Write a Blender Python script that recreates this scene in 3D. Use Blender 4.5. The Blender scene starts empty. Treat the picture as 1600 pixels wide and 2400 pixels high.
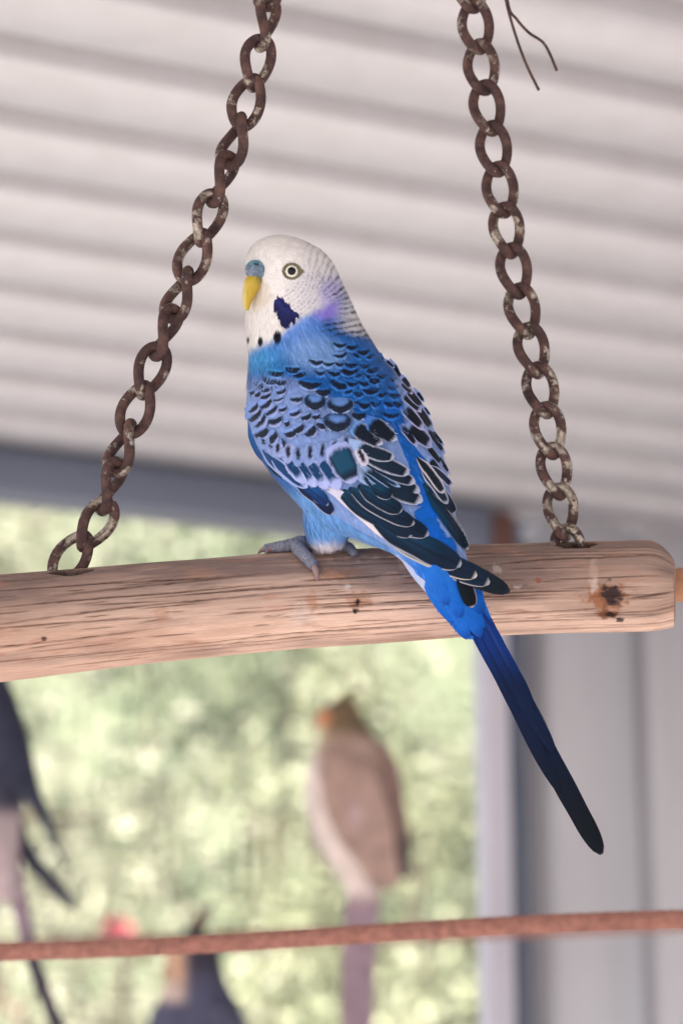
import bpy, bmesh, math, random
import numpy as np
from mathutils import Vector, Matrix
from mathutils.bvhtree import BVHTree

R = math.radians
random.seed(7)
RNG = np.random.default_rng(11)
scene = bpy.context.scene
COL = scene.collection

# ------------------------------------------------------------------ camera
PITCH = 17.0
CAM = np.array([0.0, 0.0, 1.6])
LENS, SENS_W = 85.0, 24.0
FPX = LENS / SENS_W * 1600.0          # focal length in photograph pixels
S0 = 0.638                            # distance to the perch plane
KPX = S0 / FPX                        # metres per photograph pixel there
cam_d = bpy.data.cameras.new('camera')
cam = bpy.data.objects.new('camera', cam_d)
COL.objects.link(cam)
cam.location = CAM
cam.rotation_euler = (R(90 + PITCH), 0, 0)
cam_d.sensor_fit = 'VERTICAL'
cam_d.sensor_height = 36.0
cam_d.sensor_width = 24.0
cam_d.lens = LENS
cam_d.clip_start = 0.02
cam_d.clip_end = 500
cam_d.dof.use_dof = True
cam_d.dof.focus_distance = S0 - 0.012
cam_d.dof.aperture_fstop = 12.0
cam_d.dof.aperture_blades = 0
scene.camera = cam

# ------------------------------------------------------------------ light
SUN_ELEV, SUN_AZ = 40.0, 60.0         # azimuth: degrees to the left of straight behind the camera
sun_to = Vector((-math.sin(R(SUN_AZ)) * math.cos(R(SUN_ELEV)), -math.cos(R(SUN_AZ)) * math.cos(R(SUN_ELEV)), math.sin(R(SUN_ELEV))))
world = bpy.data.worlds.new('World')
scene.world = world
world.use_nodes = True
wn = world.node_tree.nodes
sky = wn.new('ShaderNodeTexSky')
sky.sky_type = 'NISHITA'
sky.sun_disc = False
sky.sun_elevation = R(SUN_ELEV)
sky.sun_rotation = math.atan2(sun_to.x, sun_to.y)
sky.air_density = 1.0
sky.dust_density = 1.5
bg = wn['Background']
bg.inputs['Strength'].default_value = 0.06
world.node_tree.links.new(sky.outputs[0], bg.inputs['Color'])
sl = bpy.data.lights.new('sun', 'SUN')
sl.energy = 5.0
sl.angle = R(0.53)
sl.color = (1.0, 0.935, 0.88)
so = bpy.data.objects.new('sun', sl)
COL.objects.link(so)
so.rotation_euler = (-sun_to).to_track_quat('-Z', 'Y').to_euler()
so.location = (-2, -4, 6)

scene.view_settings.view_transform = 'Standard'
scene.view_settings.look = 'None'
scene.view_settings.gamma = 1.0
scene.view_settings.exposure = 2.14
scene.cycles.use_denoising = True
scene.cycles.max_bounces = 10
scene.cycles.diffuse_bounces = 6
scene.cycles.glossy_bounces = 4
scene.cycles.transparent_max_bounces = 24
scene.cycles.sample_clamp_indirect = 8.0

# ------------------------------------------------------------------ helpers
_r = np.array([1.0, 0, 0])
_u = np.array([0, -math.sin(R(PITCH)), math.cos(R(PITCH))])
_f = np.array([0, math.cos(R(PITCH)), math.sin(R(PITCH))])


def P(px, py, d):
    """point seen at photograph pixel px,py at axial distance d (arrays ok) -> world (...,3)"""
    px, py, d = np.broadcast_arrays(np.asarray(px, float), np.asarray(py, float), np.asarray(d, float))
    a = ((px - 800) / FPX)[..., None]
    b = ((1200 - py) / FPX)[..., None]
    return CAM + d[..., None] * (_f + a * _r + b * _u)


def W(px, py, w):
    """w: pixels behind (+) or before (-) the perch plane"""
    return P(px, py, S0 + np.asarray(w, float) * KPX)


def U(xyz):
    q = np.asarray(xyz, float) - CAM
    d = q @ _f
    return 800 + FPX * (q @ _r) / d, 1200 - FPX * (q @ _u) / d, (d - S0) / KPX


def lin(r, g, b):
    def c(x):
        x = x / 255.0
        return x / 12.92 if x <= 0.04045 else ((x + 0.055) / 1.055) ** 2.4
    return np.array([c(r), c(g), c(b)])


def hash2(ix, iy, seed=0):
    n = (ix.astype(np.int64) * 374761393 + iy.astype(np.int64) * 668265263 + seed * 974711) & 0x7FFFFFFF
    n = ((n ^ (n >> 13)) * 1274126177) & 0x7FFFFFFF
    n = n ^ (n >> 16)
    return (n & 0xFFFFFF) / float(0xFFFFFF)


def vnoise(x, y, seed=0):
    x, y = np.broadcast_arrays(np.asarray(x, float), np.asarray(y, float))
    x0, y0 = np.floor(x), np.floor(y)
    fx, fy = x - x0, y - y0
    fx, fy = fx * fx * (3 - 2 * fx), fy * fy * (3 - 2 * fy)
    a = hash2(x0, y0, seed); b = hash2(x0 + 1, y0, seed)
    c = hash2(x0, y0 + 1, seed); d = hash2(x0 + 1, y0 + 1, seed)
    return (a * (1 - fx) + b * fx) * (1 - fy) + (c * (1 - fx) + d * fx) * fy


def fbm(x, y, seed=0, octv=4):
    s, a, t = 0, 1.0, 0
    for k in range(octv):
        s = s + a * vnoise(np.asarray(x) * 2 ** k, np.asarray(y) * 2 ** k, seed + k * 17)
        t += a; a *= 0.5
    return s / t


def sstep(a, b, x):
    t = np.clip((x - a) / (b - a), 0, 1)
    return t * t * (3 - 2 * t)


def mix(a, b, t):
    return a + (b - a) * np.asarray(t)[..., None]


def in_poly(px, py, poly):
    px = np.asarray(px, float); py = np.asarray(py, float)
    ins = np.zeros(px.shape, bool)
    n = len(poly)
    for i in range(n):
        x1, y1 = poly[i]; x2, y2 = poly[(i + 1) % n]
        if y1 == y2:
            continue
        c = ((y1 > py) != (y2 > py)) & (px < (x2 - x1) * (py - y1) / (y2 - y1) + x1)
        ins ^= c
    return ins


def cspline(pts, n):
    """Catmull-Rom through rows of pts -> n rows"""
    p = np.asarray(pts, float)
    q = np.vstack([2 * p[0] - p[1], p, 2 * p[-1] - p[-2]])
    t = np.linspace(0, len(p) - 1 - 1e-9, n)
    i = np.floor(t).astype(int); f = (t - i)[:, None]
    a, b, c, d = q[i], q[i + 1], q[i + 2], q[i + 3]
    return 0.5 * (2 * b + (c - a) * f + (2 * a - 5 * b + 4 * c - d) * f ** 2 + (3 * b - a - 3 * c + d) * f ** 3)


def mesh_np(name, verts, faces, smooth=True, color=None, uv=None):
    me = bpy.data.meshes.new(name)
    verts = np.ascontiguousarray(verts, dtype=np.float32)
    faces = np.asarray(faces, dtype=np.int32)
    k = faces.shape[1]
    me.vertices.add(len(verts)); me.vertices.foreach_set('co', verts.ravel())
    me.loops.add(faces.size); me.loops.foreach_set('vertex_index', faces.ravel())
    me.polygons.add(len(faces))
    me.polygons.foreach_set('loop_start', np.arange(0, faces.size, k, dtype=np.int32))
    me.polygons.foreach_set('loop_total', np.full(len(faces), k, dtype=np.int32))
    if smooth:
        me.polygons.foreach_set('use_smooth', np.ones(len(faces), dtype=bool))
    me.update(calc_edges=True)
    if color is not None:
        set_col(me, color)
    if uv is not None:
        l = me.uv_layers.new(name='UVMap')
        l.data.foreach_set('uv', np.ascontiguousarray(np.asarray(uv, np.float32)[faces.ravel()]).ravel())
    return me


def set_col(me, color):
    color = np.asarray(color, np.float32)
    if color.shape[1] == 3:
        color = np.hstack([color, np.ones((len(color), 1), np.float32)])
    at = me.color_attributes.new(name='Col', type='FLOAT_COLOR', domain='POINT')
    at.data.foreach_set('color', np.ascontiguousarray(np.clip(color, 0, 1)).ravel())


def link(name, me, mat=None, parent=None, **props):
    o = bpy.data.objects.new(name, me)
    COL.objects.link(o)
    if mat is not None and me is not None and not me.materials:
        me.materials.append(mat)
    if parent is not None:
        o.parent = parent
        o.matrix_parent_inverse = parent.matrix_world.inverted()
    for k, v in props.items():
        o[k] = v
    return o


def empty(name, loc, **props):
    o = bpy.data.objects.new(name, None)
    COL.objects.link(o)
    o.location = loc
    o.empty_display_size = 0.02
    bpy.context.view_layer.update()
    for k, v in props.items():
        o[k] = v
    return o


def grid_faces(nr, nc, wrap=False):
    r = np.arange(nr - 1)[:, None]; c = np.arange(nc if wrap else nc - 1)[None, :]
    c2 = (c + 1) % nc
    a = r * nc + c; b = r * nc + c2; d = (r + 1) * nc + c; e = (r + 1) * nc + c2
    return np.stack([a, b, e, d], -1).reshape(-1, 4)


def tube_np(pts, rad, ns=12, cap=True):
    """world-space tube along pts with per-point radius -> verts, quad faces"""
    p = np.asarray(pts, float); rad = np.broadcast_to(np.asarray(rad, float), (len(p),))
    t = np.gradient(p, axis=0); t /= np.linalg.norm(t, axis=1)[:, None] + 1e-12
    n = np.cross(t[0], [0.31, 0.77, 0.55]); n /= np.linalg.norm(n)
    ang = np.linspace(0, 2 * np.pi, ns, endpoint=False)
    V = []
    for i in range(len(p)):
        n = n - t[i] * (n @ t[i]); n /= np.linalg.norm(n) + 1e-12
        b = np.cross(t[i], n)
        V.append(p[i] + rad[i] * (np.cos(ang)[:, None] * n + np.sin(ang)[:, None] * b))
    if cap:
        V = [np.repeat(p[:1], ns, 0)] + V + [np.repeat(p[-1:], ns, 0)]
    V = np.array(V)
    return V.reshape(-1, 3), grid_faces(len(V), ns, True)


def join(parts):
    vs, fs, o = [], [], 0
    for v, f in parts:
        vs.append(v); fs.append(np.asarray(f) + o); o += len(v)
    return np.vstack(vs), np.vstack(fs)


def box_np(c, ax, ay, az):
    """box from centre and three half-extent vectors"""
    c, ax, ay, az = [np.asarray(q, float) for q in (c, ax, ay, az)]
    v = np.array([c + i * ax + j * ay + k * az for k in (-1, 1) for j in (-1, 1) for i in (-1, 1)])
    f = np.array([[0, 2, 3, 1], [4, 5, 7, 6], [0, 1, 5, 4], [2, 6, 7, 3], [0, 4, 6, 2], [1, 3, 7, 5]])
    return v, f


def bevel_me(me, w, seg=2):
    bm = bmesh.new(); bm.from_mesh(me)
    bmesh.ops.bevel(bm, geom=list(bm.edges), offset=w, segments=seg, affect='EDGES', profile=0.5)
    bm.to_mesh(me); bm.free()
    return me


# ------------------------------------------------------------------ materials
class NT:
    def __init__(self, name, rough=0.6, spec=0.4, metal=0.0):
        self.m = bpy.data.materials.new(name); self.m.use_nodes = True
        self.t = self.m.node_tree; self.n = self.t.nodes; self.b = self.n['Principled BSDF']
        self.b.inputs['Roughness'].default_value = rough
        self.b.inputs['Specular IOR Level'].default_value = spec
        self.b.inputs['Metallic'].default_value = metal
        self.out = self.n['Material Output']

    def link(self, a, b):
        self.t.links.new(a, b); return self

    def node(self, typ, **kw):
        n = self.n.new(typ)
        for k, v in kw.items():
            setattr(n, k, v)
        return n

    def coord(self, kind='Object', scale=(1, 1, 1), rot=(0, 0, 0)):
        tc = self.node('ShaderNodeTexCoord'); mp = self.node('ShaderNodeMapping')
        mp.inputs['Scale'].default_value = scale; mp.inputs['Rotation'].default_value = rot
        self.link(tc.outputs[kind], mp.inputs['Vector'])
        return mp.outputs[0]

    def noise(self, vec, scale, detail=5, rough=0.6):
        n = self.node('ShaderNodeTexNoise')
        n.inputs['Scale'].default_value = scale; n.inputs['Detail'].default_value = detail
        n.inputs['Roughness'].default_value = rough
        if vec is not None:
            self.link(vec, n.inputs['Vector'])
        return n.outputs['Fac']

    def ramp(self, fac, stops, interp='LINEAR'):
        r = self.node('ShaderNodeValToRGB'); e = r.color_ramp.elements
        r.color_ramp.interpolation = interp
        while len(e) < len(stops):
            e.new(0.5)
        for el, (p, c) in zip(e, stops):
            el.position = p
            c = (c, c, c) if np.isscalar(c) else c
            el.color = (c[0], c[1], c[2], 1)
        self.link(fac, r.inputs['Fac'])
        return r.outputs['Color']

    def mixc(self, a, b, fac, blend='MIX'):
        m = self.node('ShaderNodeMix', data_type='RGBA', blend_type=blend)
        for s, v in ((m.inputs[6], a), (m.inputs[7], b), (m.inputs[0], fac)):
            if hasattr(v, 'is_linked') or hasattr(v, 'links'):
                self.link(v, s)
            elif np.isscalar(v):
                s.default_value = v
            else:
                s.default_value = (v[0], v[1], v[2], 1)
        return m.outputs[2]

    def math(self, op, a, b=0.0, c=None):
        m = self.node('ShaderNodeMath', operation=op)
        for s, v in zip(m.inputs, (a, b, c)):
            if v is None:
                continue
            if np.isscalar(v):
                s.default_value = v
            else:
                self.link(v, s)
        return m.outputs[0]

    def bump(self, h, strength=0.3, dist=0.001):
        b = self.node('ShaderNodeBump')
        b.inputs['Strength'].default_value = strength; b.inputs['Distance'].default_value = dist
        self.link(h, b.inputs['Height']); self.link(b.outputs[0], self.b.inputs['Normal'])
        return b.outputs[0]

    def attr(self, name='Col'):
        a = self.node('ShaderNodeAttribute'); a.attribute_name = name
        return a

    def base(self, c):
        if hasattr(c, 'links'):
            self.link(c, self.b.inputs['Base Color'])
        else:
            self.b.inputs['Base Color'].default_value = (c[0], c[1], c[2], 1)
        return self


def plain(name, rgb, rough=0.6, spec=0.3, metal=0.0, nscale=None, var=0.15):
    t = NT(name, rough, spec, metal)
    c = lin(*rgb)
    if nscale:
        n = t.noise(t.coord(), nscale)
        t.base(t.ramp(n, [(0.3, c * (1 - var)), (0.7, np.clip(c * (1 + var), 0, 1))]))
    else:
        t.base(c)
    return t.m


# painted sheet steel (roof underside, wall)
t = NT('painted_sheet', 0.55, 0.35)
v = t.coord()
n1 = t.noise(v, 1.3, 4); n2 = t.noise(t.coord(scale=(3, 3, 0.6)), 14, 6)
c1 = t.ramp(n1, [(0.35, (0.61, 0.59, 0.60)), (0.7, (0.685, 0.665, 0.67))])
c2 = t.ramp(n2, [(0.35, (0.86, 0.84, 0.82)), (0.65, (1, 1, 1))])
t.base(t.mixc(c1, c2, 0.5, 'MULTIPLY'))
t.bump(n2, 0.08, 0.002)
M_SHEET = t.m
t = NT('painted_wall_sheet', 0.5, 0.35)
n1 = t.noise(t.coord(), 2.0, 4); n2 = t.noise(t.coord(scale=(4, 4, 0.5)), 9, 6)
c1 = t.ramp(n1, [(0.35, (0.80, 0.80, 0.85)), (0.7, (0.86, 0.86, 0.90))])
c2 = t.ramp(n2, [(0.35, (0.85, 0.82, 0.80)), (0.65, (1, 1, 1))])
t.base(t.mixc(c1, c2, 0.5, 'MULTIPLY'))
M_WALL = t.m
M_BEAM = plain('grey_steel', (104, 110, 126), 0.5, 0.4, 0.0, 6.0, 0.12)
M_POST = plain('white_post', (212, 208, 218), 0.5, 0.4, 0.0, 5.0, 0.05)
M_BRACKET = plain('rusty_bracket', (104, 74, 66), 0.8, 0.2, 0.0, 30.0, 0.3)
M_WIRE = plain('galvanised_wire', (206, 206, 202), 0.6, 0.4, 0.0)

# rust
t = NT('rusty_steel', 0.75, 0.3)
oi0 = t.node('ShaderNodeObjectInfo'); tc0 = t.node('ShaderNodeTexCoord'); va = t.node('ShaderNodeVectorMath', operation='ADD'); vs = t.node('ShaderNodeVectorMath', operation='SCALE')
t.link(oi0.outputs['Location'], vs.inputs[0]); vs.inputs['Scale'].default_value = 3.7
t.link(tc0.outputs['Object'], va.inputs[0]); t.link(vs.outputs[0], va.inputs[1])
v = va.outputs[0]
n1 = t.noise(v, 260, 8, 0.65); n2 = t.noise(v, 900, 4); n3 = t.noise(v, 150, 7, 0.68)
rc = t.ramp(n1, [(0.30, lin(44, 33, 34)), (0.5, lin(76, 55, 53)), (0.66, lin(104, 76, 68)), (0.8, lin(140, 100, 74))])
gc = t.ramp(n2, [(0.3, lin(104, 92, 84)), (0.7, lin(186, 174, 160))])
oi = t.node('ShaderNodeObjectInfo')
sc0 = t.node('ShaderNodeSeparateColor'); t.link(oi.outputs['Color'], sc0.inputs[0])
thr = t.math('MULTIPLY_ADD', sc0.outputs[0], -0.28, 0.625)
msk = t.math('SUBTRACT', n3, thr)
msk = t.ramp(t.math('MULTIPLY_ADD', msk, 10.0, 0.35), [(0.3, 0.0), (0.7, 1.0)])
t.base(t.mixc(rc, gc, msk))
t.link(t.math('MULTIPLY', msk, 0.75), t.b.inputs['Metallic'])
t.link(t.math('MULTIPLY_ADD', msk, -0.44, 0.76), t.b.inputs['Roughness'])
t.bump(t.math('ADD', n1, t.math('MULTIPLY', n2, 0.5)), 0.5, 0.0003)
M_RUST = t.m
t = NT('rusty_rod', 0.85, 0.2)
n1 = t.noise(t.coord(), 300, 6); n2 = t.noise(t.coord(), 40, 5)
c1 = t.ramp(n1, [(0.3, lin(138, 96, 88)), (0.7, lin(184, 130, 114))])
c2 = t.ramp(n2, [(0.35, (0.8, 0.78, 0.78)), (0.7, (1, 1, 1))])
t.base(t.mixc(c1, c2, 0.7, 'MULTIPLY')); t.bump(n1, 0.4, 0.0006)
M_ROD = t.m

# vertex-coloured surfaces with fine grain
t = NT('weathered_wood', 0.85, 0.2)
a = t.attr()
v = t.coord('UV', scale=(34, 800, 1)); n1 = t.noise(v, 1.0, 6, 0.7)
c2 = t.ramp(n1, [(0.28, (0.70, 0.66, 0.64)), (0.62, (1.06, 1.06, 1.06))])
t.base(t.mixc(a.outputs['Color'], c2, 0.8, 'MULTIPLY'))
n2 = t.noise(t.coord('UV', scale=(300, 900, 1)), 1.0, 4, 0.7)
t.bump(t.math('ADD', n1, t.math('MULTIPLY', n2, 0.4)), 0.45, 0.0005)
M_WOOD = t.m


def attr_mat(name, rough=0.7, spec=0.25, sheen=0.0, nscale=None, amp=0.2, bump=0.0):
    t = NT(name, rough, spec)
    a = t.attr()
    if nscale:
        n = t.noise(t.coord(), nscale, 5, 0.65)
        c = t.ramp(n, [(0.3, 1 - amp), (0.7, 1.0)])
        t.base(t.mixc(a.outputs['Color'], c, 1.0, 'MULTIPLY'))
        if bump:
            t.bump(n, bump, 0.0004)
    else:
        t.base(a.outputs['Color'])
    t.b.inputs['Sheen Weight'].default_value = sheen
    return t.m


M_PLUM = attr_mat('plumage', 0.8, 0.15, 0.15)
M_BODY = attr_mat('body_plumage', 0.85, 0.12, 0.1, 700, 0.10, 0.15)
M_EYE = attr_mat('eye_gloss', 0.06, 0.3)
M_SKIN = attr_mat('scaly_skin', 0.65, 0.3, 0.0, 900, 0.35, 0.6)
M_HORN = attr_mat('beak_horn', 0.38, 0.45, 0.0, 500, 0.15, 0.1)
M_FAR = attr_mat('far_plumage', 0.8, 0.15, 0.05, 70, 0.42)

# feather vane: vertex colour, barbs along the vane from its UV, frayed margin through alpha
t = NT('feather_vane', 0.6, 0.14)
a = t.attr()
uvn = t.node('ShaderNodeTexCoord'); sp = t.node('ShaderNodeSeparateXYZ')
t.link(uvn.outputs['UV'], sp.inputs[0])
au = t.math('ABSOLUTE', t.math('SUBTRACT', sp.outputs[0], 0.5))
barb = t.math('SUBTRACT', sp.outputs[1], t.math('MULTIPLY', au, 0.7))
cx = t.node('ShaderNodeCombineXYZ')
t.link(t.math('MULTIPLY', barb, 46.0), cx.inputs[0]); t.link(t.math('MULTIPLY', sp.outputs[0], 3.0), cx.inputs[1])
oi = t.node('ShaderNodeObjectInfo')
t.link(t.math('MULTIPLY', oi.outputs['Random'], 50.0), cx.inputs[2])
nb = t.noise(cx.outputs[0], 1.0, 3, 0.6)
cb = t.ramp(nb, [(0.3, 0.78), (0.65, 1.08)])
t.base(t.mixc(a.outputs['Color'], cb, 0.8, 'MULTIPLY'))
t.bump(nb, 0.25, 0.0002)
cx2 = t.node('ShaderNodeCombineXYZ')
t.link(t.math('MULTIPLY', sp.outputs[0], 34.0), cx2.inputs[0]); t.link(t.math('MULTIPLY', sp.outputs[1], 2.0), cx2.inputs[1])
t.link(t.math('MULTIPLY', oi.outputs['Random'], 90.0), cx2.inputs[2])
nf = t.noise(cx2.outputs[0], 1.0, 2, 0.5)
al = t.math('GREATER_THAN', a.outputs['Alpha'], t.math('MULTIPLY_ADD', nf, 1.6, -0.35))
t.link(al, t.b.inputs['Alpha'])
t.b.inputs['Sheen Weight'].default_value = 0.0
M_FEATHER = t.m

# leaves
def leaf_mat(name, c_dark, c_light):
    t = NT(name, 0.65, 0.2)
    oi = t.node('ShaderNodeNewGeometry')
    c = t.ramp(oi.outputs['Random Per Island'], [(0.0, c_dark), (0.55, c_light), (0.72, np.array(c_light) * 1.2), (1.0, (0.50, 0.49, 0.38))])
    t.base(c)
    tr = t.node('ShaderNodeBsdfTranslucent'); t.link(c, tr.inputs['Color'])
    ms = t.node('ShaderNodeMixShader'); ms.inputs[0].default_value = 0.35
    t.link(t.b.outputs[0], ms.inputs[1]); t.link(tr.outputs[0], ms.inputs[2])
    t.link(ms.outputs[0], t.out.inputs['Surface'])
    return t.m


M_BARK = plain('bark', (104, 90, 78), 0.9, 0.1, 0, 20, 0.3)

# ground
t = NT('sandy_ground', 0.95, 0.1)
n1 = t.noise(t.coord(), 1.2, 6); n2 = t.noise(t.coord(), 60, 4)
c1 = t.ramp(n1, [(0.35, (0.265, 0.250, 0.248)), (0.68, (0.325, 0.308, 0.304))])
c2 = t.ramp(n2, [(0.3, (0.8, 0.8, 0.8)), (0.7, (1, 1, 1))])
t.base(t.mixc(c1, c2, 0.8, 'MULTIPLY')); t.bump(n2, 0.4, 0.01)
M_GROUND = t.m
t = NT('dry_grass_hill', 0.95, 0.1)
n1 = t.noise(t.coord(), 1.6, 7, 0.7); n2 = t.noise(t.coord(), 12, 5)
c1 = t.ramp(n1, [(0.34, (0.10, 0.13, 0.08)), (0.5, (0.20, 0.22, 0.14)), (0.66, (0.29, 0.29, 0.21))])
c2 = t.ramp(n2, [(0.3, (0.65, 0.7, 0.6)), (0.7, (1, 1, 1))])
t.base(t.mixc(c1, c2, 0.8, 'MULTIPLY'))
M_HILL = t.m

# ================================================================== setting
gv, gf = [], []
me = mesh_np('ground', [(-150, -150, 0), (150, -150, 0), (150, 150, 0), (-150, 150, 0)], [[0, 1, 2, 3]])
link('ground', me, M_GROUND, kind='structure')
# a bank rising behind the garden
hx = np.linspace(-60, 60, 90); hy = np.linspace(11, 70, 60)
HX, HY = np.meshgrid(hx, hy)
HZ = 9.5 * sstep(11, 26, HY) * (0.85 + 0.3 * fbm(HX / 9, HY / 9, 3)) + 0.3 * fbm(HX / 1.5, HY / 1.5, 5) * sstep(11, 13, HY) + 10 * sstep(20, 70, HY) - 0.02
me = mesh_np('hill', np.stack([HX, HY, HZ], -1).reshape(-1, 3), grid_faces(60, 90))
link('hill', me, M_HILL, kind='structure')

# aviary frame directions
H_ROOF = 0.575
ALPHA = R(22.5)
ra = np.array([math.cos(ALPHA), math.sin(ALPHA), 0.0])       # along the ribs, beam and back wall
na = np.array([-math.sin(ALPHA), math.cos(ALPHA), 0.0])      # away from the camera
ZR = CAM[2] + H_ROOF


def ray_plane(px, py, n, k):
    """point on plane n.x = k seen at pixel"""
    d0 = P(px, py, 1.0) - CAM
    s = (k - CAM @ n) / (d0 @ n)
    return CAM + d0 * s


beam_pt = ray_plane(0, 1112, np.array([0, 0, 1.0]), ZR - 0.020)
N_BACK = float(beam_pt @ na)            # distance of the back line along na
NEAR_EDGE = -2.2
# trapezoid sheet, ribs upward (seen from below as channels)
PITCH_R, RIB_H = 0.0775, 0.052


def sheet_profile(total):
    prof = []
    y = 0.0
    while y < total:
        prof += [(y, 0.0), (y + 0.0478, 0.0), (y + 0.0400, RIB_H), (y + 0.0850, RIB_H), (y + 0.0742, 0.0)]
        y += PITCH_R
    prof.append((y, 0.0))
    return prof


roof = empty('corrugated_roof', ra * 0 + na * 2 + np.array([0, 0, ZR]),
             label='white corrugated metal roof over the aviary, ribs running across the top of the picture', category='roof')
total = N_BACK + 0.015 - NEAR_EDGE
npan = max(1, round(total / (PITCH_R * 10)))
off0 = 0.006
for k in range(int(total / (PITCH_R * 10)) + 1):
    y0 = N_BACK + 0.015 + off0 - (k + 1) * PITCH_R * 10
    prof = sheet_profile(PITCH_R * 10 - 1e-6)
    V = []
    for side in (-0.85, 2.6):
        for (y, z) in prof:
            V.append(ra * side + na * (y0 + y - off0) + np.array([0, 0, ZR + z + (0.0006 * (k % 2))]))
    m = len(prof)
    F = [[i, i + 1, m + i + 1, m + i] for i in range(m - 1)]
    me = mesh_np('roof_sheet', V, F, smooth=False)
    o = link('roof_sheet', me, M_SHEET, roof)
    sm = o.modifiers.new('thick', 'SOLIDIFY'); sm.thickness = 0.0008; sm.offset = 1

# far beam
bl, br = -0.85, float(ray_plane(1180, 1235, na, N_BACK) @ ra)
zb = ZR - 0.003
bh = 0.0165
v, f = box_np(ra * (bl + br) / 2 + na * N_BACK + np.array([0, 0, zb - bh]), ra * (br - bl) / 2, na * 0.014, np.array([0, 0, bh]))
me = bevel_me(mesh_np('roof_beam', v, f, smooth=False), 0.002)
link('roof_beam', me, M_BEAM, label='dark grey steel beam under the far edge of the roof', category='beam')
# corner post and bracket
pl = float(ray_plane(1128, 1800, na, N_BACK) @ ra); pr = float(ray_plane(1186, 1800, na, N_BACK) @ ra)
pc = (pl + pr) / 2
v, f = box_np(ra * pc + na * (N_BACK + 0.002) + np.array([0, 0, (zb - 2 * bh) / 2]), ra * (pr - pl) / 2, na * 0.011, np.array([0, 0, (zb - 2 * bh) / 2 - 0.001]))
me = bevel_me(mesh_np('corner_post', v, f, smooth=False), 0.003)
link('corner_post', me, M_POST, label='pale upright post between the green garden view and the grey wall', category='post')
v, f = box_np(ra * (pc + 0.004) + na * (N_BACK - 0.017) + np.array([0, 0, zb - 0.034]), ra * 0.009, na * 0.002, np.array([0, 0, 0.03]))
me = bevel_me(mesh_np('beam_bracket', v, f, smooth=False), 0.001)
link('beam_bracket', me, M_BRACKET, label='rusty brown bracket where the beam meets the pale post', category='bracket')

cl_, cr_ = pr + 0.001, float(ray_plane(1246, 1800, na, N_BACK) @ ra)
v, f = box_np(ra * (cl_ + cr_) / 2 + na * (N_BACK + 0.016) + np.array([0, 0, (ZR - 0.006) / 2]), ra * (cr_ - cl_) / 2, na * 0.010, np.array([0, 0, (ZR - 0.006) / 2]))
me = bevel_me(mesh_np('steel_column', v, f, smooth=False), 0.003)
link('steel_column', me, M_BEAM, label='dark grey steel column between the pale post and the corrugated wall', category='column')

# corrugated wall to the right of the post: trapezoid ribs standing proud of the sheet
wall = empty('corrugated_wall', ra * 2 + na * N_BACK,
             label='pale grey corrugated metal wall to the right of the post', category='wall')
x0 = cr_ - 0.004
s1 = float(ray_plane(1500, 1900, na, N_BACK) @ ra)
wp = s1 - float(ray_plane(1192, 1900, na, N_BACK) @ ra)       # rib pitch
prof = [(x0, 0.03), (x0 + 0.022, 0.03), (x0 + 0.027, 0.010), (s1, 0.010)]
x = s1
for k in range(16):
    prof += [(x + 0.005, 0.024), (x + 0.014, 0.024), (x + 0.019, 0.010), (x + wp, 0.010)]
    x += wp
for k in range(4):
    q = prof[k * 18:(k + 1) * 18 + 1]
    if len(q) < 2:
        continue
    V = []
    for z in (0.0, ZR - 0.003):
        for (s, dpt) in q:
            V.append(ra * s + na * (N_BACK + dpt - 0.004) + np.array([0, 0, z]))
    m = len(q)
    me = mesh_np('wall_sheet', V, [[i, i + 1, m + i + 1, m + i] for i in range(m - 1)], smooth=False)
    o = link('wall_sheet', me, M_WALL, wall)
    sm = o.modifiers.new('thick', 'SOLIDIFY'); sm.thickness = 0.0008

v, f = box_np(ra * 0.875 + na * (N_BACK + 0.030) + np.array([0, 0, ZR + 0.004]), ra * 1.725, na * 0.004, np.array([0, 0, 0.036]))
link('leak_blocker', mesh_np('leak_blocker', v, f, smooth=False), M_BEAM, wall)  # added strip that blocks light leaking through the open rib ends

# wire netting of the aviary between the beam and the ground
scr = empty('wire_netting', ra * -1.5 + na * N_BACK, label='fine galvanised wire netting between the beam, the post and the ground', category='netting')
parts = []
pitch, wr = 0.0125, 0.0004
s = bl
while s < pl - 0.003:
    parts.append(box_np(ra * s + na * (N_BACK + 0.002) + np.array([0, 0, (zb - 2 * bh) / 2]), ra * wr, na * wr, np.array([0, 0, (zb - 2 * bh) / 2 - .001])))
    s += pitch
z = 0.02
while z < zb - 2 * bh:
    parts.append(box_np(ra * (bl + pl) / 2 + na * (N_BACK + 0.0027) + np.array([0, 0, z]), ra * (pl - bl) / 2, na * wr, np.array([0, 0, wr])))
    z += pitch
v, f = join(parts)
link('wire', mesh_np('wire', v, f, smooth=False), M_WIRE, scr, kind='stuff')


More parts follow.
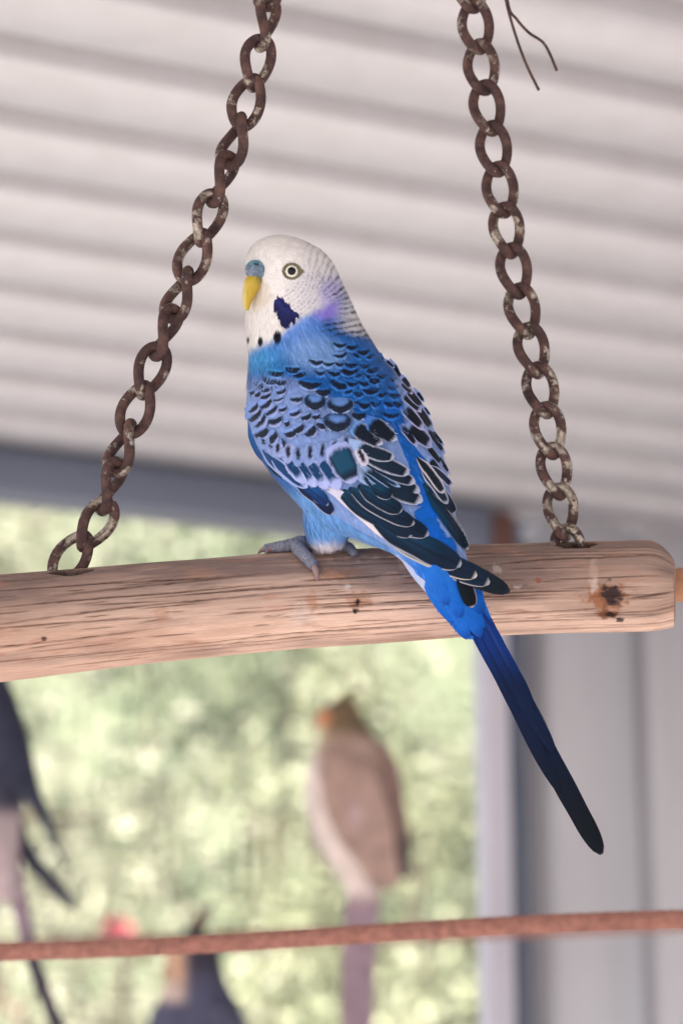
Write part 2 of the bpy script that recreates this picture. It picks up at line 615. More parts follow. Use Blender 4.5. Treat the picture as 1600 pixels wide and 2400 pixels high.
# garden trees: tapered trunk with limbs, crown of leaf-sized faces in clumps
def make_tree(x, y, h, rad, z0, n_leaf, leaf, mat, label, seed):
    rng = np.random.default_rng(seed)
    gz = 9.5 * float(sstep(11, 26, np.array(y))) if y > 11 else 0.0
    t_ = empty('garden_tree', (x, y, gz), label=label, category='tree', group='trees in the garden behind the netting')
    parts = []
    top = np.array([x + rng.normal(0, .15), y, gz + h * 0.8])
    pts = np.array([np.array([x, y, gz - 0.1]) * (1 - s) + top * s + np.array([0.12 * math.sin(4 * s + seed), 0.1 * math.cos(5 * s), 0]) * s for s in np.linspace(0, 1, 10)])
    parts.append(tube_np(pts, np.linspace(0.09, 0.02, 10), 10))
    cl = []
    for k in range(34):
        while True:
            q = rng.uniform(-1, 1, 3)
            if q @ q < 1:
                break
        c = np.array([x, y, gz + (z0 + h) / 2]) + q * np.array([rad, rad * 0.8, (h - z0) / 2])
        cl.append(c)
        if k < 16:
            b = pts[min(9, 2 + int(rng.integers(0, 7)))]
            parts.append(tube_np(np.array([b, (b + c) / 2 + np.array([0, 0, -0.08]), c]), [0.03, 0.018, 0.006], 6))
    v, f = join(parts)
    link('trunk', mesh_np('trunk', v, f), M_BARK, t_)
    cl = np.array(cl)
    idx = rng.integers(0, len(cl), n_leaf)
    pos = cl[idx] + rng.normal(0, 1, (n_leaf, 3)) * np.array([0.24, 0.24, 0.2]) * rad * 0.8
    d = rng.normal(0, 1, (n_leaf, 3)) + np.array([0, 0, -0.4]); d /= np.linalg.norm(d, axis=1)[:, None]
    e = np.cross(d, rng.normal(0, 1, (n_leaf, 3))); e /= np.linalg.norm(e, axis=1)[:, None]
    nrm = np.cross(d, e)
    L = leaf * rng.uniform(0.7, 1.3, (n_leaf, 1)); wd = L * 0.26
    p0 = pos; p1 = pos + d * L * 0.5 + e * wd - nrm * L * .06; p2 = pos + d * L; p3 = pos + d * L * 0.5 - e * wd - nrm * L * .06; pm = pos + d * L * .5
    V = np.stack([p0, p1, p2, p3, pm], 1).reshape(-1, 3)
    b5 = np.arange(n_leaf)[:, None] * 5
    F = np.concatenate([b5 + np.array([[0, 1, 4]]), b5 + np.array([[1, 2, 4]]), b5 + np.array([[2, 3, 4]]), b5 + np.array([[3, 0, 4]])], 0)
    link('crown', mesh_np('crown', V, F, smooth=False), mat, t_)
    return t_


LEAF = [leaf_mat('leaf_yellow_green', (0.21, 0.24, 0.13), (0.44, 0.46, 0.30)),
        leaf_mat('leaf_green', (0.12, 0.155, 0.10), (0.30, 0.35, 0.22)),
        leaf_mat('leaf_pale', (0.28, 0.29, 0.19), (0.48, 0.48, 0.36))]
TREES = [
    (-2.6, 8.6, 5.2, 1.0, 1.2, 8000, .07, 0, 'yellow-green leafy tree at the far left beyond the netting'),
    (-1.15, 8.2, 5.0, 0.75, 1.0, 6500, .07, 2, 'pale sunlit leafy tree behind the dark bird at the left edge'),
    (-0.35, 9.6, 5.4, 0.8, 1.6, 6000, .07, 1, 'darker green tree seen below the middle of the wooden perch'),
    (0.15, 7.9, 3.6, 0.62, 1.0, 6000, .065, 0, 'bright yellow-green shrub tree behind the brown bird'),
    (0.95, 8.8, 5.2, 0.7, 1.2, 6500, .07, 1, 'mid green tree beside the pale post'),
    (-4.6, 9.0, 5.0, 1.1, 1.0, 5000, .08, 1, 'dark green tree beyond the left edge of the garden view'),
]
for i, (x, y, h, rad, z0, n, lf, mi, lab) in enumerate(TREES):
    make_tree(x, y, h, rad, z0, n, lf, LEAF[mi], lab, 40 + i)

# ================================================================== swing perch (log)
LX = np.array([-400, 0, 360, 714, 1100, 1330, 1545, 1600]); LC = np.array([1500, 1472, 1435, 1405, 1384, 1376, 1371, 1370])
LR_ = np.array([131, 128.5, 121, 114.5, 109, 108.5, 108.5, 108.5])


def log_c(x): return np.interp(x, LX, LC)
def log_r(x): return np.interp(x, LX, LR_)
def log_w(x): return -105 + (np.asarray(x, float)) * 0.150


nx, nt = 960, 440
xs_ = np.linspace(-330, 1578, nx)
th = np.linspace(0, 2 * np.pi, nt, endpoint=False)       # 0 = up in the picture, pi/2 = towards the camera
X, T = np.meshgrid(xs_, th, indexing='ij')
cen = np.interp(xs_, LX, LC); rad = np.interp(xs_, LX, LR_)
k_ = np.ones(25) / 25
cen = np.convolve(np.pad(cen, 12, 'edge'), k_, 'valid'); rad = np.convolve(np.pad(rad, 12, 'edge'), k_, 'valid')
rel = np.zeros_like(X)
Tn = T / (2 * np.pi)
arc = T * 112.0


def wrapn(fx, ft, seed, octv=3):
    # noise periodic in T
    a = fbm(X / fx, Tn * ft, seed, octv); b = fbm(X / fx, (Tn - 1) * ft, seed, octv)
    return a * (1 - Tn) + b * Tn


rel += (wrapn(420, 5, 1, 2) - 0.5) * 9.0          # large undulation
rel += (wrapn(1500, 40, 2, 2) - 0.5) * 2.0         # long ridges
rel += (wrapn(600, 150, 3, 2) - 0.5) * 0.8        # fine grain ridges
rl = np.random.default_rng(5)
crack = np.zeros_like(X)
for k in range(430):
    ln = rl.choice([60, 110, 200, 380, 600], p=[.28, .26, .22, .14, .10]) * rl.uniform(.7, 1.3)
    x0 = rl.uniform(-330, 1560); t0 = rl.uniform(0, 2 * np.pi)
    wd = rl.uniform(0.9, 1.4) + ln * 0.0010; dp = rl.uniform(2.0, 5.0) + ln * 0.008
    i0, i1 = np.searchsorted(xs_, [x0, x0 + ln])
    if i1 - i0 < 4:
        continue
    xx = xs_[i0:i1]; s = (xx - x0) / ln
    path = t0 * 112 + rl.normal(0, 0.012) * (xx - x0) + (vnoise(xx / 200.0, k * 7.7, 9) - .5) * 4 + (vnoise(xx / 14.0, k * 3.1, 10) - .5) * 1.0
    prof_ = np.sin(np.pi * np.clip(s, 0, 1)) ** 0.6 * (0.55 + 0.45 * vnoise(xx / 16.0, k * 5.3, 12))
    d = (arc[i0:i1] - path[:, None] + 352) % 703.7 - 352
    g = np.exp(-(d / wd) ** 2) * prof_[:, None]
    rel[i0:i1] -= dp * g
    crack[i0:i1] = np.maximum(crack[i0:i1], g)
# two long weather checks seen in the photograph
for (x0, x1, t0, t1, wd, dp) in [(120, 640, 1.02, 0.92, 3.0, 6), (-80, 700, 1.5, 1.38, 2.4, 6), (1130, 1560, 0.98, 0.80, 3.2, 8),
                                 (300, 1250, 2.35, 2.28, 2.6, 6), (1210, 1420, 2.12, 2.10, 3.6, 7), (1460, 1578, 1.86, 1.74, 4.0, 10),
                                 (-330, 400, 2.0, 1.9, 2.4, 6), (500, 900, 1.75, 1.7, 2.0, 5), (700, 1150, 1.15, 1.12, 2.0, 5)]:
    i0, i1 = np.searchsorted(xs_, [x0, x1]); xx = xs_[i0:i1]; s = (xx - x0) / (x1 - x0)
    path = (t0 + (t1 - t0) * s) * 112 + (vnoise(xx / 160.0, x0 * .1, 21) - .5) * 6 + (vnoise(xx / 14.0, x0 * .3, 22) - .5) * 1.4
    g = np.exp(-((arc[i0:i1] - path[:, None]) / wd) ** 2) * (np.clip(np.sin(np.pi * s), 0, 1) ** .4 * (0.5 + 0.5 * vnoise(xx / 22.0, x0 * .7, 23)))[:, None]
    rel[i0:i1] -= dp * g; crack[i0:i1] = np.maximum(crack[i0:i1], g)
# rounded, worn right end
endf = np.clip((X - 1506) / 72.0, 0, 1)
RR = rad[:, None] + rel
RR *= np.where(X > 1506, np.sqrt(np.clip(1 - (endf * (0.66 + 0.20 * np.cos(T - 0.2) + .05 * np.cos(3 * T + 1))) ** 2.2, 0.02, 1)), 1)
# drilled holes the chains pass through
hole = np.zeros_like(X); hole_shade = np.zeros_like(X)
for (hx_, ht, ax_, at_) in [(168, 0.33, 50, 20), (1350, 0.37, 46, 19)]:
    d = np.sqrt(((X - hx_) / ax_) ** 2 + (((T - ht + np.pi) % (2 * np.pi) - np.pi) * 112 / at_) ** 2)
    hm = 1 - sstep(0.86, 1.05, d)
    hole = np.maximum(hole, hm); hole_shade = np.maximum(hole_shade, 1 - sstep(0.98, 1.14, d))
RR -= hole * 62
Y = cen[:, None] - RR * np.cos(T)
Wd = log_w(X) - RR * np.sin(T)
# end face rings
Vl = W(X, Y, Wd).reshape(-1, 3)
Fl = grid_faces(nx, nt, True)
# colour
base = mix(np.broadcast_to(lin(210, 174, 154), X.shape + (3,)), lin(234, 200, 180), sstep(.35, .65, wrapn(300, 9, 31, 4)))
grey = np.clip(sstep(.42, .72, wrapn(240, 14, 33, 4)) * .5 + .75 * sstep(0.0, 0.9, np.cos(T - 0.5)) * (0.5 + .8 * wrapn(300, 12, 34, 3)), 0, 1)  # weathered grey patches; upper side greyed further to paint in its shade
base = mix(base, lin(128, 108, 102), grey * 0.9)
base = mix(base, lin(180, 130, 106), sstep(.60, .80, wrapn(90, 30, 35, 4)) * 0.55)
base = base * (0.80 + 0.40 * wrapn(320, 190, 37, 3))[..., None]
base = mix(base, lin(78, 54, 46), np.clip(crack * 1.3 - .15, 0, 1) * 0.8)


base = mix(base, lin(52, 36, 32), hole_shade * .92)  # shade inside the drilled holes painted in as dark brown


def stain(cx, cy, rx, ry, col, amt, seed, hard=0.4):
    global base
    d = np.sqrt(((X - cx) / rx) ** 2 + ((Y - cy) / ry) ** 2) + (fbm(X / min(14.0, rx * .7), Y / min(9.0, ry * .7), seed) - .5) * 1.5
    m = (1 - sstep(1 - hard, 1 + hard, d)) * (Wd < log_w(X) + 20)
    base = mix(base, lin(*col), m * amt)


stain(1420, 1402, 46, 30, (150, 92, 54), 0.8, 51)
stain(1432, 1396, 24, 27, (44, 38, 44), 0.92, 52)
stain(1424, 1440, 26, 9, (120, 66, 36), 0.85, 53); stain(1428, 1441, 13, 6, (40, 30, 30), 0.9, 54)
stain(1452, 1453, 10, 5, (46, 36, 38), 0.9, 55)
stain(1390, 1345, 9, 34, (205, 178, 160), 0.35, 56); stain(1391, 1372, 10, 14, (222, 205, 195), 0.5, 57)
stain(842, 1407, 26, 18, (168, 116, 84), 0.5, 58); stain(838, 1411, 7, 8, (40, 32, 30), 0.95, 59); stain(833, 1432, 6, 7, (38, 30, 30), 0.95, 60)
stain(730, 1412, 12, 22, (176, 116, 84), 0.45, 61); stain(705, 1440, 26, 22, (222, 200, 188), 0.6, 62)
stain(640, 1425, 30, 14, (214, 176, 160), 0.6, 63); stain(790, 1345, 46, 14, (170, 118, 84), 0.6, 64); stain(815, 1375, 8, 6, (225, 215, 210), 0.5, 65)
stain(378, 1440, 16, 18, (186, 138, 112), 0.4, 66); stain(1165, 1333, 9, 10, (205, 196, 190), 0.45, 67); stain(1213, 1375, 9, 5, (222, 208, 200), 0.45, 68)
stain(1260, 1360, 7, 6, (150, 84, 64), 0.8, 69); stain(104, 1497, 6, 5, (70, 50, 42), 0.9, 70); stain(480, 1340, 30, 10, (168, 128, 106), 0.4, 71)
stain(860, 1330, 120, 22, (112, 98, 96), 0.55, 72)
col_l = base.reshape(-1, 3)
UVl = np.stack([X / 1900.0, Tn * 0.38], -1).reshape(-1, 2)
# close both ends
c0 = len(Vl)
tipw = W(np.array([-331, 1574]), np.array([cen[0], cen[-1] + 2]), np.array([log_w(-331), log_w(1574)]))
capv = []
nr_end = 14
last = np.stack([X[-1], Y[-1], Wd[-1]], -1)
ringc = np.array([1574.0, cen[-1] + 4, log_w(1574)])
for q in range(1, nr_end + 1):
    f_ = 1 - q / nr_end
    rg = ringc + (last - ringc) * f_
    rg[:, 0] += (fbm(np.cos(th) * 2 * f_ + 5, np.sin(th) * 2 * f_ + 5, 81, 3) - .5) * 9 * (f_ < 1) + 6 * (1 - f_)
    capv.append(W(rg[:, 0], rg[:, 1], rg[:, 2]))
V_all = np.vstack([Vl] + capv + [W(np.full(nt, -331.0), np.full(nt, cen[0]), np.full(nt, float(log_w(-331))))])
rows = nx + nr_end
F_all = np.vstack([grid_faces(rows, nt, True), grid_faces(2, nt, True) * 0 + np.stack([np.arange(nt), np.full(nt, rows * nt), np.full(nt, rows * nt), (np.arange(nt) + 1) % nt], -1)[:0].reshape(-1, 4) if False else grid_faces(rows, nt, True)[:0]])
capface = np.stack([(np.arange(nt) + 1) % nt, np.arange(nt), rows * nt + np.arange(nt), rows * nt + (np.arange(nt) + 1) % nt], -1)
F_all = np.vstack([F_all, capface])
ec = np.tile(lin(176, 142, 122), (nt * (nr_end + 1), 1)) * RNG.uniform(.75, 1.1, (nt * (nr_end + 1), 1))
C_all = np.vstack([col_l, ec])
UV_all = np.vstack([UVl, np.tile(UVl[-nt:], (nr_end + 1, 1))])
swing = empty('swing_perch', W(800, 1400, log_w(800)), label='thick weathered wooden log hung on two rusty chains as a swing perch', category='perch')
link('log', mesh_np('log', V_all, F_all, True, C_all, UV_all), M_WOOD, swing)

# ------------------------------------------------------------------ chains of twisted links
def link_mesh(a=33.0, b=60.0, r=12.4, twist=45.0, n=40, ns=12):
    t_ = np.linspace(0, 2 * np.pi, n, endpoint=False)
    x = a * np.sign(np.cos(t_)) * np.abs(np.cos(t_)) ** 0.82
    y = b * np.sin(t_)
    tw = np.radians(twist) * y / b
    p = np.stack([x * np.cos(tw), y, x * np.sin(tw)], -1)
    tg = np.roll(p, -1, 0) - np.roll(p, 1, 0); tg /= np.linalg.norm(tg, axis=1)[:, None]
    V = []
    ang = np.linspace(0, 2 * np.pi, ns, endpoint=False)
    for i in range(n):
        q = p[i] * np.array([1, 1.0, 1]); rd = q - tg[i] * (q @ tg[i]); rd /= np.linalg.norm(rd) + 1e-9
        bn = np.cross(tg[i], rd)
        V.append(p[i] + r * (np.cos(ang)[:, None] * rd + np.sin(ang)[:, None] * bn))
    V = np.array(V).reshape(-1, 3) * KPX
    F = grid_faces(n, ns, True).tolist()
    for j in range(ns):
        F.append([(n - 1) * ns + j, (n - 1) * ns + (j + 1) % ns, (j + 1) % ns, j])
    return mesh_np('link', V, F)


LINK = link_mesh()
LINK.materials.append(M_RUST)


def chain(label, pts, phis, wear, grp='chains of the swing'):
    """pts: native (px,py,w) link centres from the log upward; phi: turn of each link about the chain"""
    c = empty('hanging_chain', W(*pts[0]), label=label, category='chain', group=grp)
    wp_ = np.array([W(*p) for p in pts])
    for i in range(len(pts)):
        a = wp_[max(0, i - 1)]; b = wp_[min(len(pts) - 1, i + 1)]
        up = Vector(b - a).normalized()
        zv = Vector(-_f) - up * Vector(-_f).dot(up); zv.normalize()
        xv = up.cross(zv)
        M = Matrix((xv, up, zv)).transposed().to_4x4() @ Matrix.Rotation(R(phis[i] + RNG.uniform(-6, 6)), 4, 'Y') @ Matrix.Rotation(R(RNG.uniform(-3, 3)), 4, 'Z')
        M.translation = Vector(wp_[i])
        o = bpy.data.objects.new('link', LINK); COL.objects.link(o); o.color = (wear(i), 0, 0, 1)
        o.parent = c; o.matrix_parent_inverse = c.matrix_world.inverted(); o.matrix_world = M
    return c


lp = []
path = cspline([(168, 1306, -78), (222, 1238, -76), (310, 985, -62), (440, 640, -30), (560, 300, 0), (626, 40, 40), (640, -60, 60), (760, -420, 160), (930, -800, 260)], 600)
seg = np.concatenate([[0], np.cumsum(np.linalg.norm(np.diff(path, axis=0), axis=1))])
nl = int(seg[-1] / 96.0)
lp = np.stack([np.interp(np.arange(nl) * 96.0, seg, path[:, i]) for i in range(3)], -1)
phl = [-10 + 45 * i for i in range(nl)]
chain('rusty twisted-link chain at the left, its links turning, down to the log', lp, phl, lambda i: RNG.uniform(.12, .42))
path = cspline([(1332, 1296, 62), (1316, 1212, 72), (1270, 930, 110), (1205, 640, 170), (1140, 245, 220), (1098, -50, 250), (1040, -420, 265), (965, -800, 270)], 600)
seg = np.concatenate([[0], np.cumsum(np.linalg.norm(np.diff(path, axis=0), axis=1))])
nl = int(seg[-1] / 97.5)
rp = np.stack([np.interp(np.arange(nl) * 97.5 - 0, seg, path[:, i]) for i in range(3)], -1)
phr = [26 - 2.0 * i for i in range(nl)]
chain('rusty twisted-link chain at the right end of the log', rp, phr, lambda i: max(.18, .52 - .05 * i) + RNG.uniform(-.1, .12))
# ring and hook above the picture
rc_ = W(948, -850, 265)
tt = np.linspace(0, 2 * np.pi, 40)
ringp = rc_ + np.outer(np.cos(tt), _r) * 0.011 + np.outer(np.sin(tt), _u) * 0.011
v, f = tube_np(ringp, 0.0016, 10, False)
link('hanging_ring', mesh_np('hanging_ring', v, f), M_RUST, label='rusty ring that gathers the two chains above', category='ring').color = (.2, 0, 0, 1)
hk = np.array([rc_ + np.array([0, 0, 0.009]), rc_ + np.array([0.004, 0, 0.016]), rc_ + np.array([0, 0, 0.03]), rc_ + np.array([0, 0, 0.3]), np.array([rc_[0], rc_[1], ZR + 0.004])])
v, f = tube_np(cspline(hk, 60), 0.0013, 10)
link('hanger_wire', mesh_np('hanger_wire', v, f), M_RUST, label='rusty hanger wire from the ring up to the roof', category='wire').color = (0, 0, 0, 1)

# loose tie wire at the top right
tw = empty('tie_wire', W(1180, -200, 250), label='loose rusty tie wire with two bent ends hanging beside the right chain', category='wire')
for pts, rr in (([(1150, -330, 255), (1168, -120, 255), (1184, -5, 250), (1205, 75, 250), (1232, 150, 250), (1262, 212, 250)], 3.6),
                ([(1156, -330, 262), (1176, -120, 260), (1190, 10, 246), (1210, 45, 240), (1238, 76, 236), (1270, 98, 236), (1287, 125, 238), (1304, 166, 240)], 3.6)):
    q = cspline(pts, 70)
    v, f = tube_np(W(q[:, 0], q[:, 1], q[:, 2]), rr * KPX, 8)
    link('strand', mesh_np('strand', v, f), M_RUST, tw).color = (0, 0, 0, 1)

# ------------------------------------------------------------------ ribbed rusty rod below, and stick behind the log
def rod_pts(a, b, n):
    a, b = np.asarray(a), np.asarray(b)
    return a + (b - a) * np.linspace(0, 1, n)[:, None]


d_rod = 0.775
A_ = P(-2500, 2290, d_rod * 0.97); B_ = P(4200, 2035, d_rod * 1.03)
pa, pb = P(0, 2226, d_rod), P(1600, 2160, d_rod)
dirv = (pb - pa) / np.linalg.norm(pb - pa)
mid = (pa + pb) / 2
nR, nS = 900, 20
ss = np.linspace(-0.55, 0.55, nR)
tang = np.linspace(0, 2 * np.pi, nS, endpoint=False)
e1 = np.cross(dirv, _f); e1 /= np.linalg.norm(e1); e2 = np.cross(dirv, e1)
bow = 0.003 * (1 - (ss / 0.1) ** 2) * 0 + 0.0010 * np.sin(ss * 22)
rr_ = 0.0030 * (1 + 0.07 * np.maximum(0, np.sin(ss[:, None] * 2 * np.pi / 0.0042 + tang[None] * 1.0)) ** 2) * (1 + 0.1 * ss[:, None] / 0.1 * 0.35)
Vr = (mid + ss[:, None] * dirv)[:, None, :] + rr_[..., None] * (np.cos(tang)[None, :, None] * e1 + np.sin(tang)[None, :, None] * e2) + (bow[:, None] * _u)[:, None, :]
Vr = np.concatenate([(mid + ss[0] * dirv)[None, None].repeat(nS, 1), Vr, (mid + ss[-1] * dirv)[None, None].repeat(nS, 1)], 0)
link('steel_rod', mesh_np('steel_rod', Vr.reshape(-1, 3), grid_faces(nR + 2, nS, True)), M_ROD,
     label='thin ribbed rusty steel rod crossing below the budgerigar tail', category='rod')
q = cspline([(1540, 1374, 330), (1700, 1366, 330), (2200, 1350, 340), (3600, 1310, 360)], 60)
v, f = tube_np(W(q[:, 0], q[:, 1], q[:, 2]), 40 * KPX * 1.05, 20)
link('wooden_stick', mesh_np('wooden_stick', v, f), plain('stick_wood', (176, 128, 100), 0.8, 0.2, 0, 120, 0.2),
     label='brown wooden stick just behind the right end of the log', category='stick')

# ================================================================== budgerigar
bird = empty('budgerigar', W(770, 1290, -10), label='blue and white budgerigar with black-scalloped wings perched on the log', category='bird')
# silhouette pairs left/right in photograph pixels, depth of the axis, half depth
SEC = [  # Lx, Ly, Rx, Ry, w, hd
    (646, 550, 660, 550, 5, 8),
    (612, 560, 700, 559, 5, 48),
    (588, 580, 734, 575, 4, 76),
    (577, 606, 760, 592, 2, 92),
    (577, 636, 780, 617, 0, 100),
    (580, 668, 794, 645, 0, 104),
    (579, 705, 808, 677, 0, 108),
    (575, 742, 822, 706, 0, 112),
    (577, 783, 843, 752, 0, 122),
    (583, 826, 868, 795, 0, 140),
    (583, 866, 900, 842, -2, 162),
    (579, 915, 944, 886, -8, 180),
    (577, 960, 980, 933, -18, 188),
    (583, 1002, 1006, 984, -30, 188),
    (598, 1050, 1028, 1034, -42, 182),
    (636, 1110, 1043, 1084, -56, 172),
    (690, 1172, 1052, 1136, -72, 158),
    (752, 1230, 1062, 1186, -92, 138),
    (842, 1266, 1076, 1240, -118, 112),
    (912, 1294, 1088, 1285, -142, 88),
    (948, 1322, 1098, 1325, -152, 70),
    (990, 1370, 1110, 1374, -160, 52),
    (1034, 1420, 1126, 1414, -164, 38),
    (1068, 1464, 1140, 1450, -167, 28),
    (1100, 1500, 1150, 1484, -170, 18),
]
sec = cspline(SEC, 200)
ph = np.linspace(0, 2 * np.pi, 128, endpoint=False)
cxm, cym = (sec[:, 0] + sec[:, 2]) / 2, (sec[:, 1] + sec[:, 3]) / 2
hxm, hym = (sec[:, 2] - sec[:, 0]) / 2, (sec[:, 3] - sec[:, 1]) / 2
co, si = np.cos(ph), np.sin(ph)
bx_ = cxm[:, None] + hxm[:, None] * co; by_ = cym[:, None] + hym[:, None] * co
bw_ = sec[:, 4:5] + sec[:, 5:6] * si
Vb = W(bx_, by_, bw_)
Vb = np.concatenate([Vb[:1].mean(1, keepdims=True).repeat(128, 1), Vb, Vb[-1:].mean(1, keepdims=True).repeat(128, 1)], 0)
parts = [(Vb.reshape(-1, 3), grid_faces(len(Vb), 128, True))]
# thighs
for dw in (-62, 70):
    tp = cspline([(800, 1130, -40 + dw), (775, 1190, -28 + dw), (768, 1240, -14 + dw * .8), (770, 1272, -6 + dw * .7), (772, 1288, -4 + dw * .7)], 24)
    tr = np.interp(np.linspace(0, 1, 24), [0, .35, .7, .9, 1], [70, 60, 43, 36, 18]) * KPX
    parts.append(tube_np(W(tp[:, 0], tp[:, 1], tp[:, 2]), tr, 32))
v, f = join(parts)
tmp_me = mesh_np('tmp_body', v, f)
bm = bmesh.new(); bm.from_mesh(tmp_me); bmesh.ops.remove_doubles(bm, verts=bm.verts, dist=1e-6)
bmesh.ops.recalc_face_normals(bm, faces=bm.faces); bm.to_mesh(tmp_me); bm.free()
tmp = bpy.data.objects.new('tmp_body', tmp_me); COL.objects.link(tmp)
rm = tmp.modifiers.new('r', 'REMESH'); rm.mode = 'VOXEL'; rm.voxel_size = 0.00036
smo = tmp.modifiers.new('s', 'SMOOTH'); smo.iterations = 8; smo.factor = 0.5
dg = bpy.context.evaluated_depsgraph_get()
body_me = bpy.data.meshes.new_from_object(tmp.evaluated_get(dg))
body_me.name = 'body'
bpy.data.objects.remove(tmp)
body_me.polygons.foreach_set('use_smooth', np.ones(len(body_me.polygons), dtype=bool))
bco = np.empty(len(body_me.vertices) * 3, np.float32); body_me.vertices.foreach_get('co', bco); bco = bco.reshape(-1, 3).astype(float)
# small swelling where the cheeks and brow stand out
bpx, bpy_, bwd = U(bco)

LAV = lin(118, 144, 198); BLK = lin(14, 20, 34); MANT = lin(28, 100, 180); WHT = lin(238, 233, 231)
BELLY = lin(106, 160, 220); RUMP = lin(10, 98, 190); CYAN = lin(70, 152, 212)


def c1(*p): return [(540 + x / 4.3556, 530 + y / 4.3556) for x, y in p]
def c2(x, y): return (560 + x / 2.8, 780 + y / 2.8)
def c3(x, y): return (600 + x / 2.412, 1100 + y / 2.412)
def c4(x, y): return (570 + x / 5.6, 840 + y / 5.6)
def c5(x, y): return (780 + x / 5.6, 840 + y / 5.6)


CHEEK = c1((470, 705), (525, 722), (560, 770), (605, 800), (622, 850), (665, 880), (708, 900), (690, 935), (668, 915), (662, 975), (640, 990), (618, 955), (604, 1000),
           (560, 1036), (522, 1015), (508, 965), (490, 955), (480, 900), (492, 835), (465, 885), (440, 878), (452, 810), (472, 765))
WING_POLY = [(590, 868), (640, 862), (720, 900), (790, 940), (860, 985), (920, 1000), (990, 1170), (1080, 1280), (1190, 1350), (1190, 1392), (1080, 1365), (930, 1295), (780, 1206), (700, 1150), (640, 1105), (592, 1042), (574, 960), (576, 910)]
RWING_POLY = [(905, 845), (960, 885), (1015, 980), (1055, 1085), (1075, 1165), (1100, 1290), (1072, 1285), (1035, 1155), (1003, 1084), (945, 1015), (950, 960), (925, 900)]
MASKX = np.array([540, 575, 600, 618, 655, 675, 700, 724, 765, 790, 830, 900]); MASKY = np.array([836, 828, 818, 810, 790, 768, 750, 738, 716, 700, 690, 690])


